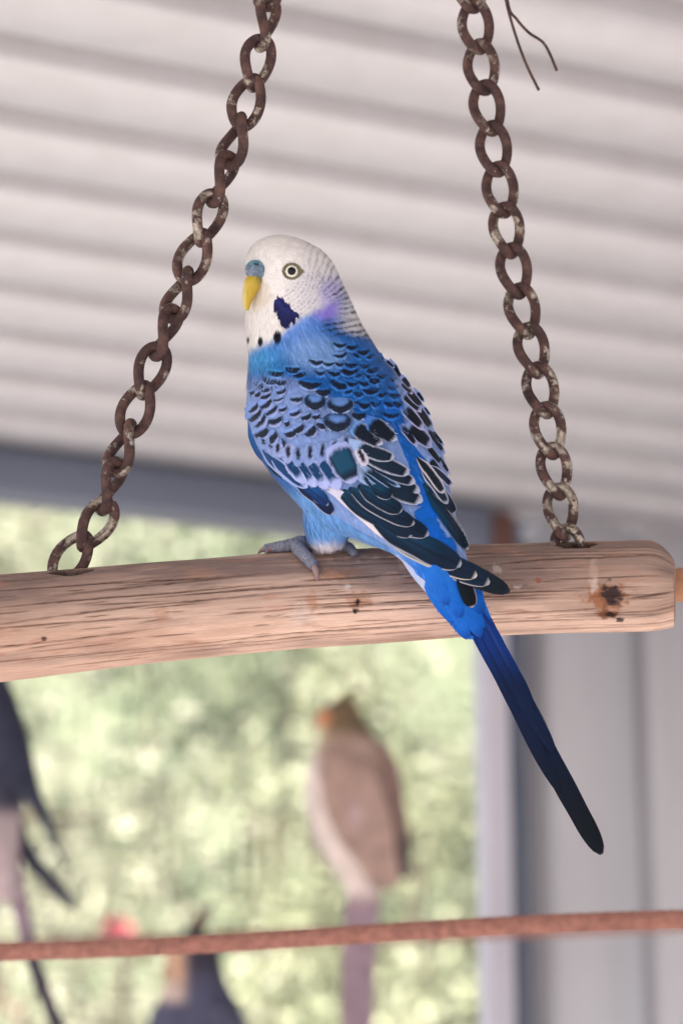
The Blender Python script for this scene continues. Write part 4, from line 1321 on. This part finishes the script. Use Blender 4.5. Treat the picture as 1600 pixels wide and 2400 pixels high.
# --- fine barbs over head, breast, mantle and belly
bfaces = np.array([list(p.vertices) for p in body_me.polygons], dtype=np.int64) if all(len(p.vertices) == 4 for p in body_me.polygons) else None
if bfaces is None:
    body_me.calc_loop_triangles()
    lt = np.empty(len(body_me.loop_triangles) * 3, np.int32); body_me.loop_triangles.foreach_get('vertices', lt); bfaces = lt.reshape(-1, 3)
q0, q1, q2 = bco[bfaces[:, 0]], bco[bfaces[:, 1]], bco[bfaces[:, 2]]
fn_ = np.cross(q1 - q0, q2 - q0); ar = np.linalg.norm(fn_, axis=1); fn_ = fn_ / (ar[:, None] + 1e-15)
if (fn_ * ((q0 - bco.mean(0)))).sum() < 0:
    fn_ = -fn_
NS = 52000
pick = RNG.choice(len(bfaces), NS, p=ar / ar.sum())
r1, r2 = RNG.uniform(0, 1, (2, NS, 1))
pos = q0[pick] + (q1[pick] - q0[pick]) * r1 + (q2[pick] - q0[pick]) * r2 * .999
nrm = fn_[pick]
spx, spy, sw = U(pos)
front = (nrm @ _f) < 0.15
inw = (in_poly(spx, spy, WING_POLY) & (spy > 905) | in_poly(spx, spy, RWING_POLY)) & front
rmp = (spy > 1290) & (spx > 860)
keep = ~inw & ~rmp & ~((np.hypot(spx - 683, spy - 636) < 20) & front) & ~((spx < 606) & (spy > 615) & (spy < 725) & front)
pos, nrm, spx, spy, sw = pos[keep], nrm[keep], spx[keep], spy[keep], sw[keep]
# flow of the plumage: away from the beak over the head, then down the body
KEY = np.array([(600, 600, -.2, -1), (640, 560, .8, -.7), (700, 556, 1, .1), (760, 600, .75, .65), (720, 640, 1, .2), (700, 690, .8, .6), (800, 680, .45, .9), (830, 740, .5, .85), (620, 720, -.1, 1), (590, 780, -.05, 1),
                (660, 800, .05, 1), (740, 770, .5, .85), (600, 860, 0, 1), (700, 860, .3, .95), (850, 850, .5, .85), (960, 950, .5, .87), (760, 1000, .1, 1), (720, 1200, .2, 1), (770, 1270, 0, 1), (850, 1260, .75, .65), (950, 1150, .45, .9), (1050, 1400, .5, .85), (660, 640, .9, .5)], float)
kd = KEY[:, 2:] / np.linalg.norm(KEY[:, 2:], axis=1)[:, None]
d2 = (spx[:, None] - KEY[None, :, 0]) ** 2 + (spy[:, None] - KEY[None, :, 1]) ** 2
wt = 1 / (d2 + 300) ** 1.6
fl2 = (wt[..., None] * kd[None]).sum(1) / wt.sum(1)[:, None]
fl2 += RNG.normal(0, .10, fl2.shape)
d3 = fl2[:, :1] * _r - fl2[:, 1:] * _u
d3 = d3 - nrm * (d3 * nrm).sum(1)[:, None]; d3 /= np.linalg.norm(d3, axis=1)[:, None] + 1e-9
sd3 = np.cross(d3, nrm)
head = sstep(800, 700, spy)
ln_ = (15 - 6 * head + 6 * ((spy > 1180) & (spx < 860))) * RNG.uniform(.7, 1.4, len(pos)) * KPX
wd_ = RNG.uniform(.7, 1.3, len(pos)) * KPX
lift = RNG.uniform(.03, .13, len(pos)) + .22 * ((spy > 840) & (spy < 1010)) * RNG.uniform(0, 1, len(pos))
jit = RNG.uniform(.93, 1.08, (len(pos), 1))
ps = []; cs_ = []
for k, (tl, wf) in enumerate([(0, 1), (.55, .8), (1.0, .05)]):
    ctr = pos + d3 * (ln_ * tl)[:, None] + nrm * (ln_ * (lift * tl - .10 * tl * tl * 0) + 0.8 * KPX)[:, None]
    ux_, uy_, uw_ = U(ctr); cc_ = plum_color(ux_, uy_, uw_) * jit; cs_ += [cc_, cc_]
    ps += [ctr - sd3 * (wd_ * wf)[:, None], ctr + sd3 * (wd_ * wf)[:, None]]
V = np.stack(ps, 1).reshape(-1, 3)
b6 = np.arange(len(pos))[:, None] * 6
F = np.concatenate([b6 + np.array([[0, 1, 3, 2]]), b6 + np.array([[2, 3, 5, 4]])], 0)
link('down', mesh_np('down', V, F, True, np.stack(cs_, 1).reshape(-1, 3)), M_PLUM, body, kind='stuff')

# frayed barbs along the feather margins
bx6, by6, bw6 = [np.concatenate([b[i] for b in BARBS]) for i in range(3)]
bd6 = np.concatenate([b[3] for b in BARBS]); bl6 = np.concatenate([b[4] for b in BARBS]); bc6 = np.concatenate([b[5] for b in BARBS])
bd6 /= np.linalg.norm(bd6, axis=1)[:, None]
bn6 = np.stack([-bd6[:, 1], bd6[:, 0]], -1)
ps = []
for tl, wf in [(0, .75), (.55, .6), (1.0, .05)]:
    qx, qy = bx6 + bd6[:, 0] * bl6 * tl, by6 + bd6[:, 1] * bl6 * tl
    qw = np.minimum(bw6 - .6 * tl, surf(qx, qy) - 1.5)
    for sg in (-1, 1):
        ps.append(W(qx + sg * bn6[:, 0] * wf, qy + sg * bn6[:, 1] * wf, qw))
V = np.stack(ps, 1).reshape(-1, 3); b6 = np.arange(len(bx6))[:, None] * 6
F = np.concatenate([b6 + np.array([[0, 1, 3, 2]]), b6 + np.array([[2, 3, 5, 4]])], 0)
link('barbs', mesh_np('barbs', V, F, True, np.repeat(bc6, 6, 0)), M_PLUM, body, kind='stuff')

# --- eye
def surf_n(px, py):
    e = 6.0
    a = W(px + e, py, surf(px + e, py)) - W(px - e, py, surf(px - e, py)); b = W(px, py - e, surf(px, py - e)) - W(px, py + e, surf(px, py + e))
    n = np.cross(a, b); n /= np.linalg.norm(n)
    return n if n @ _f < 0 else -n


ex, ey = 683.5, 636.0
en = surf_n(ex, ey); en = en * .55 - _f * .45; en /= np.linalg.norm(en)
ec_ = W(ex, ey, surf(ex, ey))
e1 = np.cross(en, _u); e1 /= np.linalg.norm(e1); e2 = np.cross(en, e1)
rE = 19.5 * KPX
th_ = np.linspace(0, np.pi * .62, 40); az = np.linspace(0, 2 * np.pi, 48, endpoint=False)
cen_e = ec_ - en * rE * .66
VE = cen_e + rE * (np.cos(th_)[:, None, None] * en + np.sin(th_)[:, None, None] * (np.cos(az)[None, :, None] * e1 + np.sin(az)[None, :, None] * e2))
rr2 = (np.sin(th_) * 19.5)[:, None] * np.ones((1, 48))
CE = mix(np.broadcast_to(lin(6, 10, 18), rr2.shape + (3,)), lin(232, 226, 216), sstep(9.0, 10.2, rr2)); CE = mix(CE, lin(50, 48, 40), sstep(14.0, 15.0, rr2))
link('eye', mesh_np('eye', VE.reshape(-1, 3), grid_faces(40, 48, True), True, CE.reshape(-1, 3)), M_EYE, bird)
az2 = np.linspace(0, 2 * np.pi, 80, endpoint=False)
VR = []
AZR = math.atan2(float(_r @ e2), float(_r @ e1))
for a_ in np.linspace(0, 2 * np.pi, 12, endpoint=False):
    rr3 = 17.6 + 3.2 * math.cos(a_) + (6.0 * np.exp(-((az2 - AZR + np.pi) % (2 * np.pi) - np.pi) ** 2 / .06)) * max(0, math.cos(a_)) + (1.3 * np.sin(az2 * 17 + 1) + 1.0 * np.sin(az2 * 29)) * (math.sin(a_) > 0)
    VR.append(ec_ + KPX * ((rr3 * np.cos(az2))[:, None] * e1 * 1.06 + (rr3 * np.sin(az2))[:, None] * e2 * .96 + (3.4 * math.sin(a_) - .6) * en))
VR = np.array(VR + [VR[0]])
nvr = VR.shape[0] * 80
CR = np.tile(lin(128, 122, 92), (nvr, 1)) * RNG.uniform(.6, 1.2, (nvr, 1))
link('eye_ring', mesh_np('eye_ring', VR.reshape(-1, 3), grid_faces(VR.shape[0], 80, True), True, CR), M_SKIN, bird)

# --- cere and beak: the face points left and a little towards the camera
cw = float(surf(604, 640)) + 4
u_, v_ = np.meshgrid(np.linspace(0, np.pi, 48), np.linspace(0, 2 * np.pi, 72, endpoint=False), indexing='ij')
nx_, ny_, nz_ = np.sin(u_) * np.cos(v_), np.cos(u_), np.sin(u_) * np.sin(v_)
lump = 1 + .10 * np.exp(-((nx_ + .35) ** 2 + (ny_ - .55) ** 2) / .25) + .05 * (fbm(nx_ * 5 + 9, ny_ * 5 + nz_ * 3, 401) - .5)
nos = np.exp(-(((nx_ + .02) / .22) ** 2 + ((ny_ - .62) / .13) ** 2)) * (nz_ < 0)
lump = lump * (1 - .16 * nos)
cpx, cpy, cpw = 601.5 + 27.5 * nx_ * lump, 633 - 23.5 * ny_ * lump, cw + 27 * nz_ * lump
CC = mix(np.broadcast_to(lin(128, 148, 168), nx_.shape + (3,)), lin(84, 100, 130), fbm(cpx / 6, cpy / 6, 403)); CC = mix(CC, lin(92, 160, 178), sstep(.25, .8, ny_) * .7)
CC = mix(CC, lin(150, 158, 112), sstep(-.5, -.85, ny_) * .8); CC = mix(CC, lin(18, 36, 52), np.clip(nos * 1.3, 0, 1))
CC = mix(CC, lin(176, 184, 190), sstep(.56, .70, fbm(cpx / 2.2, cpy / 2.2, 405)) * .75)
link('cere', mesh_np('cere', W(cpx, cpy, cpw).reshape(-1, 3), grid_faces(48, 72, True), True, CC.reshape(-1, 3)), M_SKIN, bird)
BK = cspline([(582, 642, 616, 642, cw + 4, 20), (573, 656, 617, 654, cw - 2, 23), (570, 672, 611, 670, cw - 4, 22), (568, 688, 603, 684, cw - 5, 18), (568, 703, 594, 700, cw - 6, 13), (570, 716, 587, 715, cw - 7, 8), (575, 727, 583, 728, cw - 7, 3)], 40)
bphi = np.linspace(0, 2 * np.pi, 48, endpoint=False)
bkx = (BK[:, 0] + BK[:, 2])[:, None] / 2 + (BK[:, 2] - BK[:, 0])[:, None] / 2 * np.cos(bphi); bky = (BK[:, 1] + BK[:, 3])[:, None] / 2 + (BK[:, 3] - BK[:, 1])[:, None] / 2 * np.cos(bphi)
bkw = BK[:, 4:5] + BK[:, 5:6] * np.sin(bphi)
CB = mix(np.broadcast_to(lin(198, 166, 48), bkx.shape + (3,)), lin(122, 116, 60), sstep(678, 650, bky) * sstep(590, 610, bkx)); CB = mix(CB, lin(232, 214, 150), sstep(580, 571, bkx) * .6)
CB = CB * (0.85 + .25 * fbm(bkx / 5, bky / 14, 407))[..., None]
link('beak', mesh_np('beak', W(bkx, bky, bkw).reshape(-1, 3), grid_faces(40, 48, True), True, CB.reshape(-1, 3)), M_HORN, bird)

# --- feet: scaly toes round the log
def on_log(px, ang, lift_):
    """point on the log surface at px and angle (0 = top in the picture, + to the camera)"""
    r_ = log_r(px) + lift_
    return (px, float(log_c(px) - r_ * math.cos(ang)), float(log_w(px) - r_ * math.sin(ang)))


def foot(dw_px, sgn):
    fr = empty('foot', W(*on_log(735, 0, 8))); fr.parent = bird; fr.matrix_parent_inverse = bird.matrix_world.inverted()
    bpy.context.view_layer.update()
    def toe(pts, rads, nm='toe'):
        q = cspline(pts, 60); rr = np.interp(np.linspace(0, 1, 60), np.linspace(0, 1, len(rads)), rads)
        rr = rr * (1 + .05 * np.sin(np.linspace(0, 1, 60) * 70)) * KPX
        v, f = tube_np(W(q[:, 0], q[:, 1], q[:, 2]), rr, 22)
        v = v + RNG.normal(0, 0.35 * KPX, v.shape)
        cc = np.tile(lin(140, 142, 160), (len(v), 1)) * RNG.uniform(.6, 1.15, (len(v), 1))
        return link(nm, mesh_np(nm, v, f, True, cc), M_SKIN, fr)
    def claw(pts, rads):
        q = cspline(pts, 24); rr = np.interp(np.linspace(0, 1, 24), np.linspace(0, 1, len(rads)), rads) * KPX
        v, f = tube_np(W(q[:, 0], q[:, 1], q[:, 2]), rr, 12)
        return link('claw', mesh_np('claw', v, f, True, np.tile(lin(150, 122, 122), (len(v), 1))), M_HORN, fr)
    s = dw_px
    A = lambda px, an, l: on_log(px + s, an * sgn, l)
    toe([(768 + s * .6, 1262, -10 * sgn), A(745, .05, 14), A(705, .12, 19), A(690, .18, 18)], [15, 17, 18, 15], 'leg_shank')
    toe([A(716, .10, 17), A(690, .14, 17), A(664, .10, 14), A(640, .02, 11), A(622, -.05, 10)], [15, 16, 14, 13, 11])
    claw([A(624, -.05, 10), A(612, -.10, 8), A(604, -.22, 2)], [8, 5, 1])
    toe([A(694, .16, 16), A(700, .40, 15), A(714, .64, 14), A(728, .82, 13), A(736, .93, 12)], [15, 16, 14.5, 13.5, 12])
    claw([A(735, .92, 12), A(740, 1.02, 10), A(742, 1.12, 6), A(744, 1.19, 0)], [9, 8, 5, 1.5])
    toe([A(760, .0, 12), A(775, -.15, 13), A(800, -.4, 12), A(812, -.62, 11)], [13, 13, 12, 9])
    return fr


foot(0, 1)
foot(18, -1)

# ================================================================== other birds, out of focus behind
def loft_part(nm, secs, d, colf, parent, ns=40, n=60, mat=None):
    s = cspline(secs, n); ph_ = np.linspace(0, 2 * np.pi, ns, endpoint=False)
    k = d / S0
    x = ((s[:, 0] + s[:, 2]) / 2)[:, None] + ((s[:, 2] - s[:, 0]) / 2)[:, None] * np.cos(ph_); y = ((s[:, 1] + s[:, 3]) / 2)[:, None] + ((s[:, 3] - s[:, 1]) / 2)[:, None] * np.cos(ph_)
    w = s[:, 4:5] + s[:, 5:6] * np.sin(ph_)
    x = np.vstack([x[:1] * 0 + x[:1].mean(), x, x[-1:] * 0 + x[-1:].mean()]); y = np.vstack([y[:1] * 0 + y[:1].mean(), y, y[-1:] * 0 + y[-1:].mean()]); w = np.vstack([w[:1] * 0 + s[0, 4], w, w[-1:] * 0 + s[-1, 4]])
    V = P(x, y, d + w * KPX * k)
    c = colf(x, y, w)
    return link(nm, mesh_np(nm, V.reshape(-1, 3), grid_faces(len(x), ns, True), True, c.reshape(-1, 3)), mat or M_FAR, parent)


def flat(c):
    def fn(x, y, w):
        return np.broadcast_to(lin(*c), x.shape + (3,)) * (0.85 + .3 * fbm(x / 30, y / 30, 501))[..., None]
    return fn


def b2(x, y): return (600 + x / 2.613, 1550 + y / 2.613)
def b1(x, y): return (x / 2.768, 1550 + y / 2.768)


def secs(cv, rows):
    return [cv(r[0], r[1]) + cv(r[2], r[3]) + (r[4], r[5]) for r in rows]


d2_ = 1.70
ck = empty('cockatiel', P(830, 2170, d2_), label='brown-grey cockatiel with orange cheek, seen blurred behind the tail', category='bird', group='cockatiels in the background')


def body2(x, y, w):
    X_, Y_ = (x - 600) * 2.613, (y - 1550) * 2.613
    c = np.broadcast_to(lin(186, 158, 146), x.shape + (3,)).copy()
    c = mix(c, lin(132, 112, 88), sstep(520, 400, Y_))
    c = mix(c, lin(226, 206, 172), sstep(470, 380, X_ + (Y_ - 350) * .1) * sstep(620, 460, Y_))
    lineX = np.interp(Y_, [500, 650, 850, 1100, 1300, 1450], [340, 380, 420, 520, 640, 760])
    c = mix(c, lin(246, 228, 220), sstep(40, -20, X_ - lineX) * sstep(480, 600, Y_))
    c = mix(c, lin(178, 150, 156), sstep(1380, 1500, Y_))
    c = mix(c, lin(232, 140, 96), sstep(66, 30, np.hypot(X_ - 405, Y_ - 345)) * .85)
    return c


loft_part('body', secs(b2, [(530, 225, 570, 225, 0, 8), (440, 255, 620, 260, 0, 40), (375, 320, 650, 330, 0, 58), (365, 400, 690, 410, 0, 66), (385, 480, 740, 470, 0, 72), (330, 600, 790, 570, 0, 88), (300, 750, 830, 730, 0, 96), (305, 900, 850, 890, 0, 98), (340, 1050, 860, 1040, 0, 92), (410, 1180, 840, 1170, -4, 78), (490, 1300, 800, 1280, -8, 60), (550, 1400, 770, 1380, -12, 46), (560, 1500, 750, 1490, -16, 32)]), d2_, body2, ck)
loft_part('wing', secs(b2, [(400, 560, 560, 520, -70, 20), (390, 700, 700, 640, -84, 26), (420, 900, 800, 840, -88, 26), (500, 1080, 850, 1040, -80, 22), (610, 1230, 860, 1180, -70, 16), (720, 1330, 880, 1290, -62, 10), (800, 1400, 850, 1390, -58, 4)]), d2_,
          lambda x, y, w: mix(np.broadcast_to(lin(186, 156, 145), x.shape + (3,)), lin(206, 178, 178), sstep(60, 20, np.hypot((x - (600 + 610 / 2.613)) * 2.613, ((y - (1550 + 950 / 2.613)) * 2.613) * .45))), ck)
loft_part('wing', secs(b2, [(700, 480, 790, 500, -10, 30), (740, 650, 870, 660, -14, 40), (800, 850, 905, 860, -18, 36), (830, 1050, 935, 1060, -22, 26), (850, 1200, 945, 1210, -24, 16), (890, 1330, 940, 1330, -26, 6)]), d2_,
          lambda x, y, w: mix(np.broadcast_to(lin(158, 130, 122), x.shape + (3,)), lin(112, 98, 100), sstep(1550 + 950 / 2.613, 1550 + 1200 / 2.613, y)), ck)
loft_part('tail', secs(b2, [(560, 1420, 760, 1410, -22, 20), (535, 1600, 750, 1600, -24, 16), (520, 1900, 730, 1900, -24, 12), (520, 2221, 720, 2221, -26, 10), (540, 2700, 690, 2700, -28, 6), (590, 3000, 640, 3000, -28, 2)]), d2_, flat((172, 148, 160)), ck)
loft_part('beak', secs(b2, [(372, 352, 410, 350, -8, 16), (345, 380, 385, 380, -10, 13), (342, 410, 368, 412, -10, 8), (350, 432, 356, 434, -10, 2)]), d2_, flat((206, 190, 170)), ck)
loft_part('crest', secs(b2, [(480, 250, 560, 240, 0, 12), (520, 205, 580, 215, 0, 9), (580, 180, 610, 195, 0, 5), (640, 165, 648, 172, 0, 2)]), d2_, flat((150, 138, 92)), ck)
for s in (0, 60):
    q = cspline([b2(600 + s, 1400) + (-10,), b2(590 + s, 1540) + (0,), b2(585 + s, 1625) + (4,)], 20)
    v, f = tube_np(P(q[:, 0], q[:, 1], d2_ + q[:, 2] * KPX * 2.7), 0.0035, 10)
    link('leg', mesh_np('leg', v, f, True, np.tile(lin(150, 130, 136), (len(v), 1))), M_FAR, ck)
pa2, pb2 = P(-900, 2262, d2_ + .03), P(2400, 2128, d2_ + .05)
v, f = tube_np(rod_pts(pa2, pb2, 40), 0.006, 14)
link('perch_rod', mesh_np('perch_rod', v, f), M_ROD, label='blurred rusty perch rod behind, under the brown cockatiel', category='rod')

# dark cockatiel cut by the left edge
d1_ = 1.45
ck1 = empty('cockatiel', P(-40, 2000, d1_), label='dark grey cockatiel with crossing wing tips, cut by the left edge', category='bird', group='cockatiels in the background')


def body1(x, y, w):
    c = np.broadcast_to(lin(74, 74, 90), x.shape + (3,)).copy()
    return mix(c, lin(196, 176, 178), sstep(1880, 1930, y))


loft_part('body', [(-70, 1420, -40, 1420, 30, 10), (-120, 1450, -20, 1450, 30, 50), (-150, 1500, 0, 1500, 30, 70), (-170, 1570, 10, 1560, 20, 90), (-180, 1680, 30, 1660, 10, 100), (-170, 1800, 50, 1780, 0, 96), (-130, 1900, 55, 1880, -5, 80), (-80, 1980, 48, 1960, -8, 60), (-40, 2060, 46, 2040, -10, 40), (0, 2120, 52, 2110, -12, 26)], d1_, body1, ck1)
loft_part('wing', [(-110, 1540, 5, 1560, -40, 40), (-100, 1660, 44, 1650, -70, 46), (-40, 1780, 72, 1740, -80, 36), (30, 1850, 92, 1840, -80, 20), (80, 1900, 112, 1895, -78, 10), (118, 1975, 138, 1975, -76, 6), (150, 2030, 158, 2030, -74, 2)], d1_, flat((58, 60, 78)), ck1)
loft_part('wing', [(-120, 1640, -10, 1660, 60, 30), (-60, 1800, 40, 1810, 66, 30), (5, 1920, 52, 1905, 60, 20), (40, 2000, 78, 1985, 50, 12), (90, 2060, 122, 2045, 44, 9), (140, 2110, 168, 2098, 40, 6), (166, 2135, 176, 2128, 38, 2)], d1_, flat((70, 70, 86)), ck1)
loft_part('tail', [(-30, 1960, 45, 1950, -14, 20), (0, 2040, 52, 2030, -16, 14), (28, 2130, 68, 2120, -20, 10), (48, 2200, 82, 2195, -22, 8), (66, 2270, 100, 2262, -24, 8), (96, 2350, 128, 2340, -28, 6), (130, 2440, 160, 2430, -30, 5), (170, 2520, 176, 2518, -32, 2)], d1_,
          lambda x, y, w: mix(np.broadcast_to(lin(158, 138, 150), x.shape + (3,)), lin(70, 62, 76), sstep(2170, 2240, y)), ck1)
loft_part('head', [(-120, 1330, -90, 1330, 30, 8), (-160, 1350, -60, 1350, 30, 46), (-175, 1400, -40, 1400, 30, 62), (-165, 1460, -30, 1460, 30, 66), (-150, 1520, -20, 1510, 30, 60)], d1_, flat((120, 116, 110)), ck1)
loft_part('beak', [(-172, 1390, -150, 1392, 20, 14), (-190, 1412, -170, 1414, 20, 10), (-188, 1434, -180, 1436, 20, 3)], d1_, flat((150, 140, 130)), ck1)
v, f = tube_np(rod_pts(P(-700, 2010, d1_ + .02), P(-40, 1990, d1_ + .02), 20), 0.008, 14)
link('branch_perch', mesh_np('branch_perch', v, f), M_BARK, label='short branch the dark cockatiel at the left edge sits on', category='perch')

# dark cockatiel low in the picture
d3_ = 1.62
ck3 = empty('cockatiel', P(470, 2700, d3_), label='dark cockatiel with pale orange face low behind the rod, mostly below the picture', category='bird', group='cockatiels in the background')


def body3(x, y, w):
    c = np.broadcast_to(lin(92, 92, 116), x.shape + (3,)).copy()
    c = mix(c, lin(66, 62, 72), sstep(2330, 2240, y) * sstep(430, 460, x))
    c = mix(c, lin(214, 172, 144), sstep(446, 422, x) * sstep(2200, 2225, y) * sstep(2330, 2290, y))
    return mix(c, lin(222, 196, 184), sstep(440, 425, x) * sstep(2290, 2320, y) * sstep(2360, 2335, y))


loft_part('body', [(440, 2180, 470, 2180, 0, 8), (405, 2200, 500, 2198, 0, 40), (388, 2240, 516, 2236, 0, 58), (388, 2290, 524, 2280, 0, 64), (378, 2330, 540, 2320, 0, 76), (345, 2400, 572, 2380, 0, 100), (330, 2500, 590, 2480, 0, 108), (350, 2620, 600, 2600, 0, 100), (400, 2740, 600, 2720, 0, 70), (460, 2820, 590, 2800, 0, 40)], d3_, body3, ck3)
loft_part('wing', [(470, 2360, 545, 2350, -70, 26), (470, 2480, 600, 2460, -84, 30), (500, 2620, 620, 2600, -76, 24), (560, 2740, 630, 2720, -60, 12), (610, 2820, 630, 2810, -50, 3)], d3_, flat((84, 84, 104)), ck3)
loft_part('tail', [(500, 2760, 600, 2740, -10, 18), (560, 2950, 630, 2940, -14, 12), (620, 3150, 650, 3140, -16, 5)], d3_, flat((84, 80, 100)), ck3)
loft_part('crest', [(430, 2196, 480, 2190, 0, 12), (448, 2160, 486, 2164, 0, 9), (474, 2130, 494, 2138, 0, 5), (500, 2112, 505, 2116, 0, 2)], d3_, flat((120, 108, 96)), ck3)
loft_part('beak', [(390, 2256, 410, 2254, -6, 14), (376, 2272, 398, 2272, -6, 11), (376, 2290, 386, 2292, -6, 3)], d3_, flat((176, 160, 150)), ck3)
v, f = tube_np(rod_pts(P(-900, 2850, d3_ + .02), P(1500, 2760, d3_ + .06), 20), 0.007, 14)
link('lower_perch', mesh_np('lower_perch', v, f), M_ROD, label='rusty perch rod below the picture under the low dark cockatiel', category='rod')

# red blossom in the garden
fl_c = P(276, 2176, 6.2)
fb = empty('red_blossom', fl_c, label='blurred pink-red blossom just above the rod at the left', category='flower')
for k in range(7):
    a_ = k * 2 * math.pi / 7
    uu = np.linspace(0, 1, 6)[:, None]; vv2 = np.linspace(-1, 1, 5)[None]
    rx = 0.045 * uu; sp_ = 0.022 * np.sin(np.pi * np.clip(uu, 0, .97) ** .8) * vv2
    V = fl_c + (rx[..., None] * (math.cos(a_) * _r + math.sin(a_) * _u * .8)) + sp_[..., None] * (-math.sin(a_) * _r + math.cos(a_) * _u) - (0.03 * uu ** 2)[..., None] * _f * np.ones((1, 5, 1))
    link('petal', mesh_np('petal', V.reshape(-1, 3), grid_faces(6, 5)), bpy.data.materials.get('petal_red') or plain('petal_red', (205, 100, 108), 0.6, 0.3), fb)
stq = cspline([fl_c, fl_c + np.array([0.03, .15, -.6]), np.array([fl_c[0] + .05, fl_c[1] + .3, 0])], 20)
v, f = tube_np(stq, 0.006, 8)
link('stem', mesh_np('stem', v, f), M_BARK, fb)
